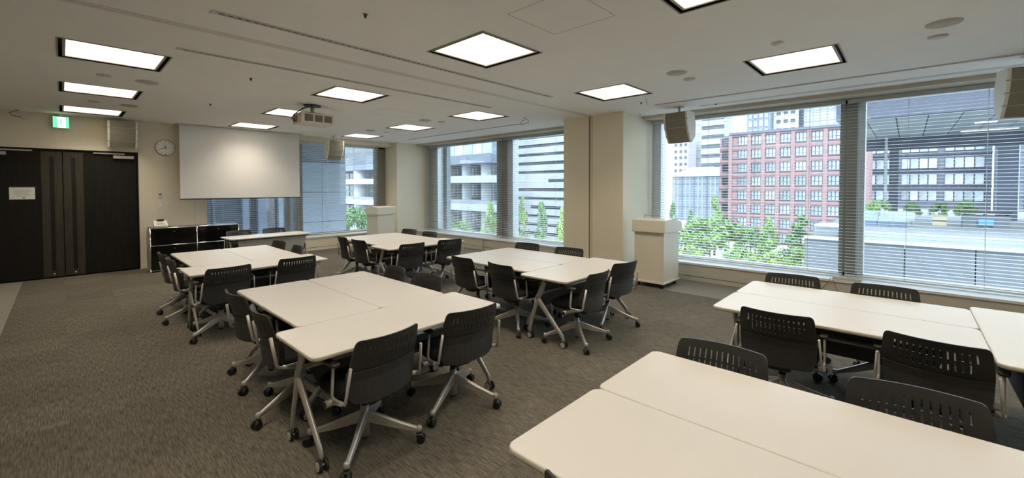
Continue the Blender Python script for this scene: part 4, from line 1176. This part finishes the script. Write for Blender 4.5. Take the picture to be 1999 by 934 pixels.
# --- terrace furniture
t = thing('glass_balustrade', 'blue-tinted glass balustrade at the left of the terrace', 'balustrade', (36, 0.2, -1.02))
for k in range(4):
    MB().box(0, 0.02, 2.5 - 0.68 * k - 0.64, 2.5 - 0.68 * k, 0.05, 1.05).build('pane', 'glass_rail', t)
MB().box(-0.02, 0.04, -0.2, 2.5, 0.0, 0.05).box(-0.02, 0.04, -0.2, 2.5, 1.05, 1.10).build('rail', 'ext_white', t)
t = thing('tan_crate', 'tan wooden crate standing on the terrace', 'crate', (40, -1.55, -1.02))
MB().box(0, 0.6, -0.33, 0.33, 0, 0.80).build('body', 'tan', t)
for z in (0.03, 0.38, 0.72):
    MB().box(-0.03, 0, -0.33, 0.33, z, z + 0.06).build('batten', 'bark', t)
t = thing('terrace_counter', 'dark counter with grey front on the terrace', 'counter', (40, -3.6, -1.02))
MB().box(0, 0.8, -1.05, 1.0, 0, 0.85).build('body', 'ext_grey', t)
MB().box(-0.1, 0.9, -1.1, 1.1, 0.95, 1.12).build('top', 'black_bar', t)
for y in (-0.95, 0.0, 0.9):
    MB().box(0.1, 0.7, y - 0.05, y + 0.05, 0.85, 0.95).build('spacer', 'ext_dark', t)
t = thing('blue_board', 'bright blue board propped against the terrace counter', 'board', (39.9, -3.62, -1.02))
MB().box(0, 0.03, -0.33, 0.33, 0.22, 0.62).build('panel', 'blue_board', t)
for y in (-0.28, 0.25):
    MB().box(0.0, 0.03, y, y + 0.03, 0, 0.22).build('leg', 'ext_dark', t)
t = thing('terrace_bench', 'white bench on the terrace behind the glass balustrade', 'bench', (39, 0.35, -1.02))
MB().bbox(0, 0.5, -0.7, 0.7, 0.38, 0.46, 0.02).build('seat', 'ext_white', t)
MB().bbox(0.46, 0.54, -0.7, 0.7, 0.46, 0.95, 0.02).build('backrest', 'ext_white', t)
for y in (-0.6, 0.55):
    MB().box(0.05, 0.45, y, y + 0.06, 0, 0.38).build('leg', 'ext_mid', t)

# --- trees: a trunk and a crown of small leaves
def crown(kind, n, seed, leaf):
    rnd = random.Random(seed)
    v, f = [], []
    clumps = []
    if kind == 'round':
        for k in range(34):
            a, b_ = rnd.uniform(0, 2 * PI), rnd.uniform(-0.45, 1)
            rr = math.sqrt(max(0, 1 - b_ * b_)) * rnd.uniform(0.55, 0.85)
            clumps.append((0.5 * rr * math.cos(a), 0.5 * rr * math.sin(a), 0.60 + 0.33 * b_, rnd.uniform(0.10, 0.17)))
    else:
        for k in range(46):
            h = rnd.random() ** 1.25
            rr = 0.44 * (1 - h) ** 0.8 * rnd.uniform(0.45, 1.0)
            a = rnd.uniform(0, 2 * PI)
            clumps.append((rr * math.cos(a), rr * math.sin(a), 0.16 + 0.80 * h, 0.05 + 0.075 * (1 - h)))
    for k in range(n):
        cx, cy, cz, cr = rnd.choice(clumps)
        d = Vector((rnd.gauss(0, 1), rnd.gauss(0, 1), rnd.gauss(0, 0.7))).normalized() * cr * rnd.uniform(0.6, 1.05)
        p = Vector((cx, cy, cz)) + d
        nrm = (d.normalized() + Vector((rnd.gauss(0, .5), rnd.gauss(0, .5), rnd.gauss(0, .5) + 0.4))).normalized()
        a = nrm.orthogonal().normalized(); b_ = nrm.cross(a)
        s = leaf * rnd.uniform(0.6, 1.3)
        o = len(v)
        v += [p + a * s, p + b_ * s * 0.7, p - a * s, p - b_ * s * 0.7]
        f.append((o, o + 1, o + 2, o + 3))
    me = bpy.data.meshes.new('foliage')
    me.from_pydata([tuple(q) for q in v], [], f)
    return me
def tinted(me, m):
    c = me.copy(); c.materials.append(M[m]); return c
base_round = [crown('round', 3800, s, 0.026) for s in (1, 2)]
base_con = [crown('cone', 3000, s, 0.022) for s in (3, 4)]
lib = {}
for nm, L in (('r', base_round), ('c', base_con)):
    for i, me in enumerate(L):
        for m in ('leaf_a', 'leaf_b', 'leaf_c'):
            lib[nm + str(i) + m] = tinted(me, m)
trunk_me = MB().cyl((0, 0, 0), (0, 0, 0.55), 0.020, 0.010, 8).cyl((0, 0, 0.5), (0.05, 0.02, 0.75), 0.008, 0.004, 6).cyl((0, 0, 0.45), (-0.06, 0.03, 0.7), 0.008, 0.004, 6).mesh('trunk', 'bark')
def tree(label, key, x, y, z0, top, width, group='street trees outside'):
    h = top - z0
    t = thing('street_tree', label, 'tree', (x, y, z0), random.uniform(0, 6.28), group)
    fo = link('foliage', lib[key], t); fo.scale = (width, width, h)
    tk = link('trunk', trunk_me, t); tk.scale = (h * 0.9, h * 0.9, h)
for i, (key, x, y, top, w, lab) in enumerate((
    ('c0leaf_b', 60, 24.6, -0.3, 3.0, 'slim tree at the extreme left of the near window view'),
    ('c1leaf_b', 66, 24.3, -1.6, 3.0, 'second slim tree from the left in the near window view'),
    ('c1leaf_a', 66, 20.8, 0.6, 4.6, 'pointed tree before the side wing of the red building'),
    ('r0leaf_a', 48, 15.6, -1.5, 7.2, 'largest round tree in front of the red building'),
    ('r1leaf_c', 40, 14.9, -3.9, 4.0, 'low round tree at the street, left of the largest one'),
    ('r0leaf_b', 56, 13.6, -2.9, 4.2, 'round tree overlapping the right side of the largest one'),
    ('r1leaf_a', 42, 11.0, -4.0, 4.2, 'low bright round tree before the pointed tree pair'),
    ('c0leaf_a', 52, 10.9, -1.4, 5.0, 'left tree of the pointed pair before the red building'),
    ('c1leaf_b', 58, 8.9, -1.5, 6.5, 'right tree of the pointed pair before the red building'),
    ('r1leaf_c', 38, 7.9, -3.5, 3.4, 'yellow-green round tree beside the terrace wall'),
    ('r0leaf_a', 44, 6.6, -3.6, 2.8, 'small round tree touching the terrace wall'),
    ('c0leaf_a', 26, 27.0, 0.55, 4.6, 'tall pointed tree left of the far mullion'),
    ('c1leaf_a', 27, 24.1, 0.95, 3.2, 'tallest pointed tree right of the far mullion'),
    ('c0leaf_b', 26, 21.2, 0.75, 3.0, 'pointed tree between the tallest one and the pillar'),
    ('c1leaf_c', 25, 18.4, 0.30, 3.0, 'pointed tree cut off by the middle pillar'),
    ('r0leaf_b', 26, 33.8, -0.9, 3.4, 'bushy tree at the left end of the far window view'),
    ('r1leaf_a', 25, 29.8, -1.5, 3.0, 'bushy low tree under the white decks'),
    ('r0leaf_a', 22, 20.6, -2.0, 2.6, 'low round tree at the foot of the pointed trees'),
    ('r1leaf_b', 21, 17.2, -2.2, 2.4, 'low dark tree near the middle pillar edge'),
    ('r1leaf_b', 26, 52.0, -1.0, 5.0, 'bushy tree seen beside the corner lectern'))):
    tree(lab, key, x, y, GZ, top, w)
for key, x, y, top, w, lab in (('r0leaf_a', 39, 1.55, 0.75, 1.5, 'round green shrub at the left end of the terrace'), ('r1leaf_b', 42, -0.20, 0.55, 1.15, 'dark green shrub behind the terrace bench'), ('r0leaf_b', 42, -1.60, 0.60, 1.15, 'broad green shrub behind the tan crate'), ('r1leaf_a', 43, -2.95, 0.70, 1.2, 'light green shrub behind the terrace counter')):
    tree(lab, key, x, y, -1.02, top, w, 'terrace shrubs')
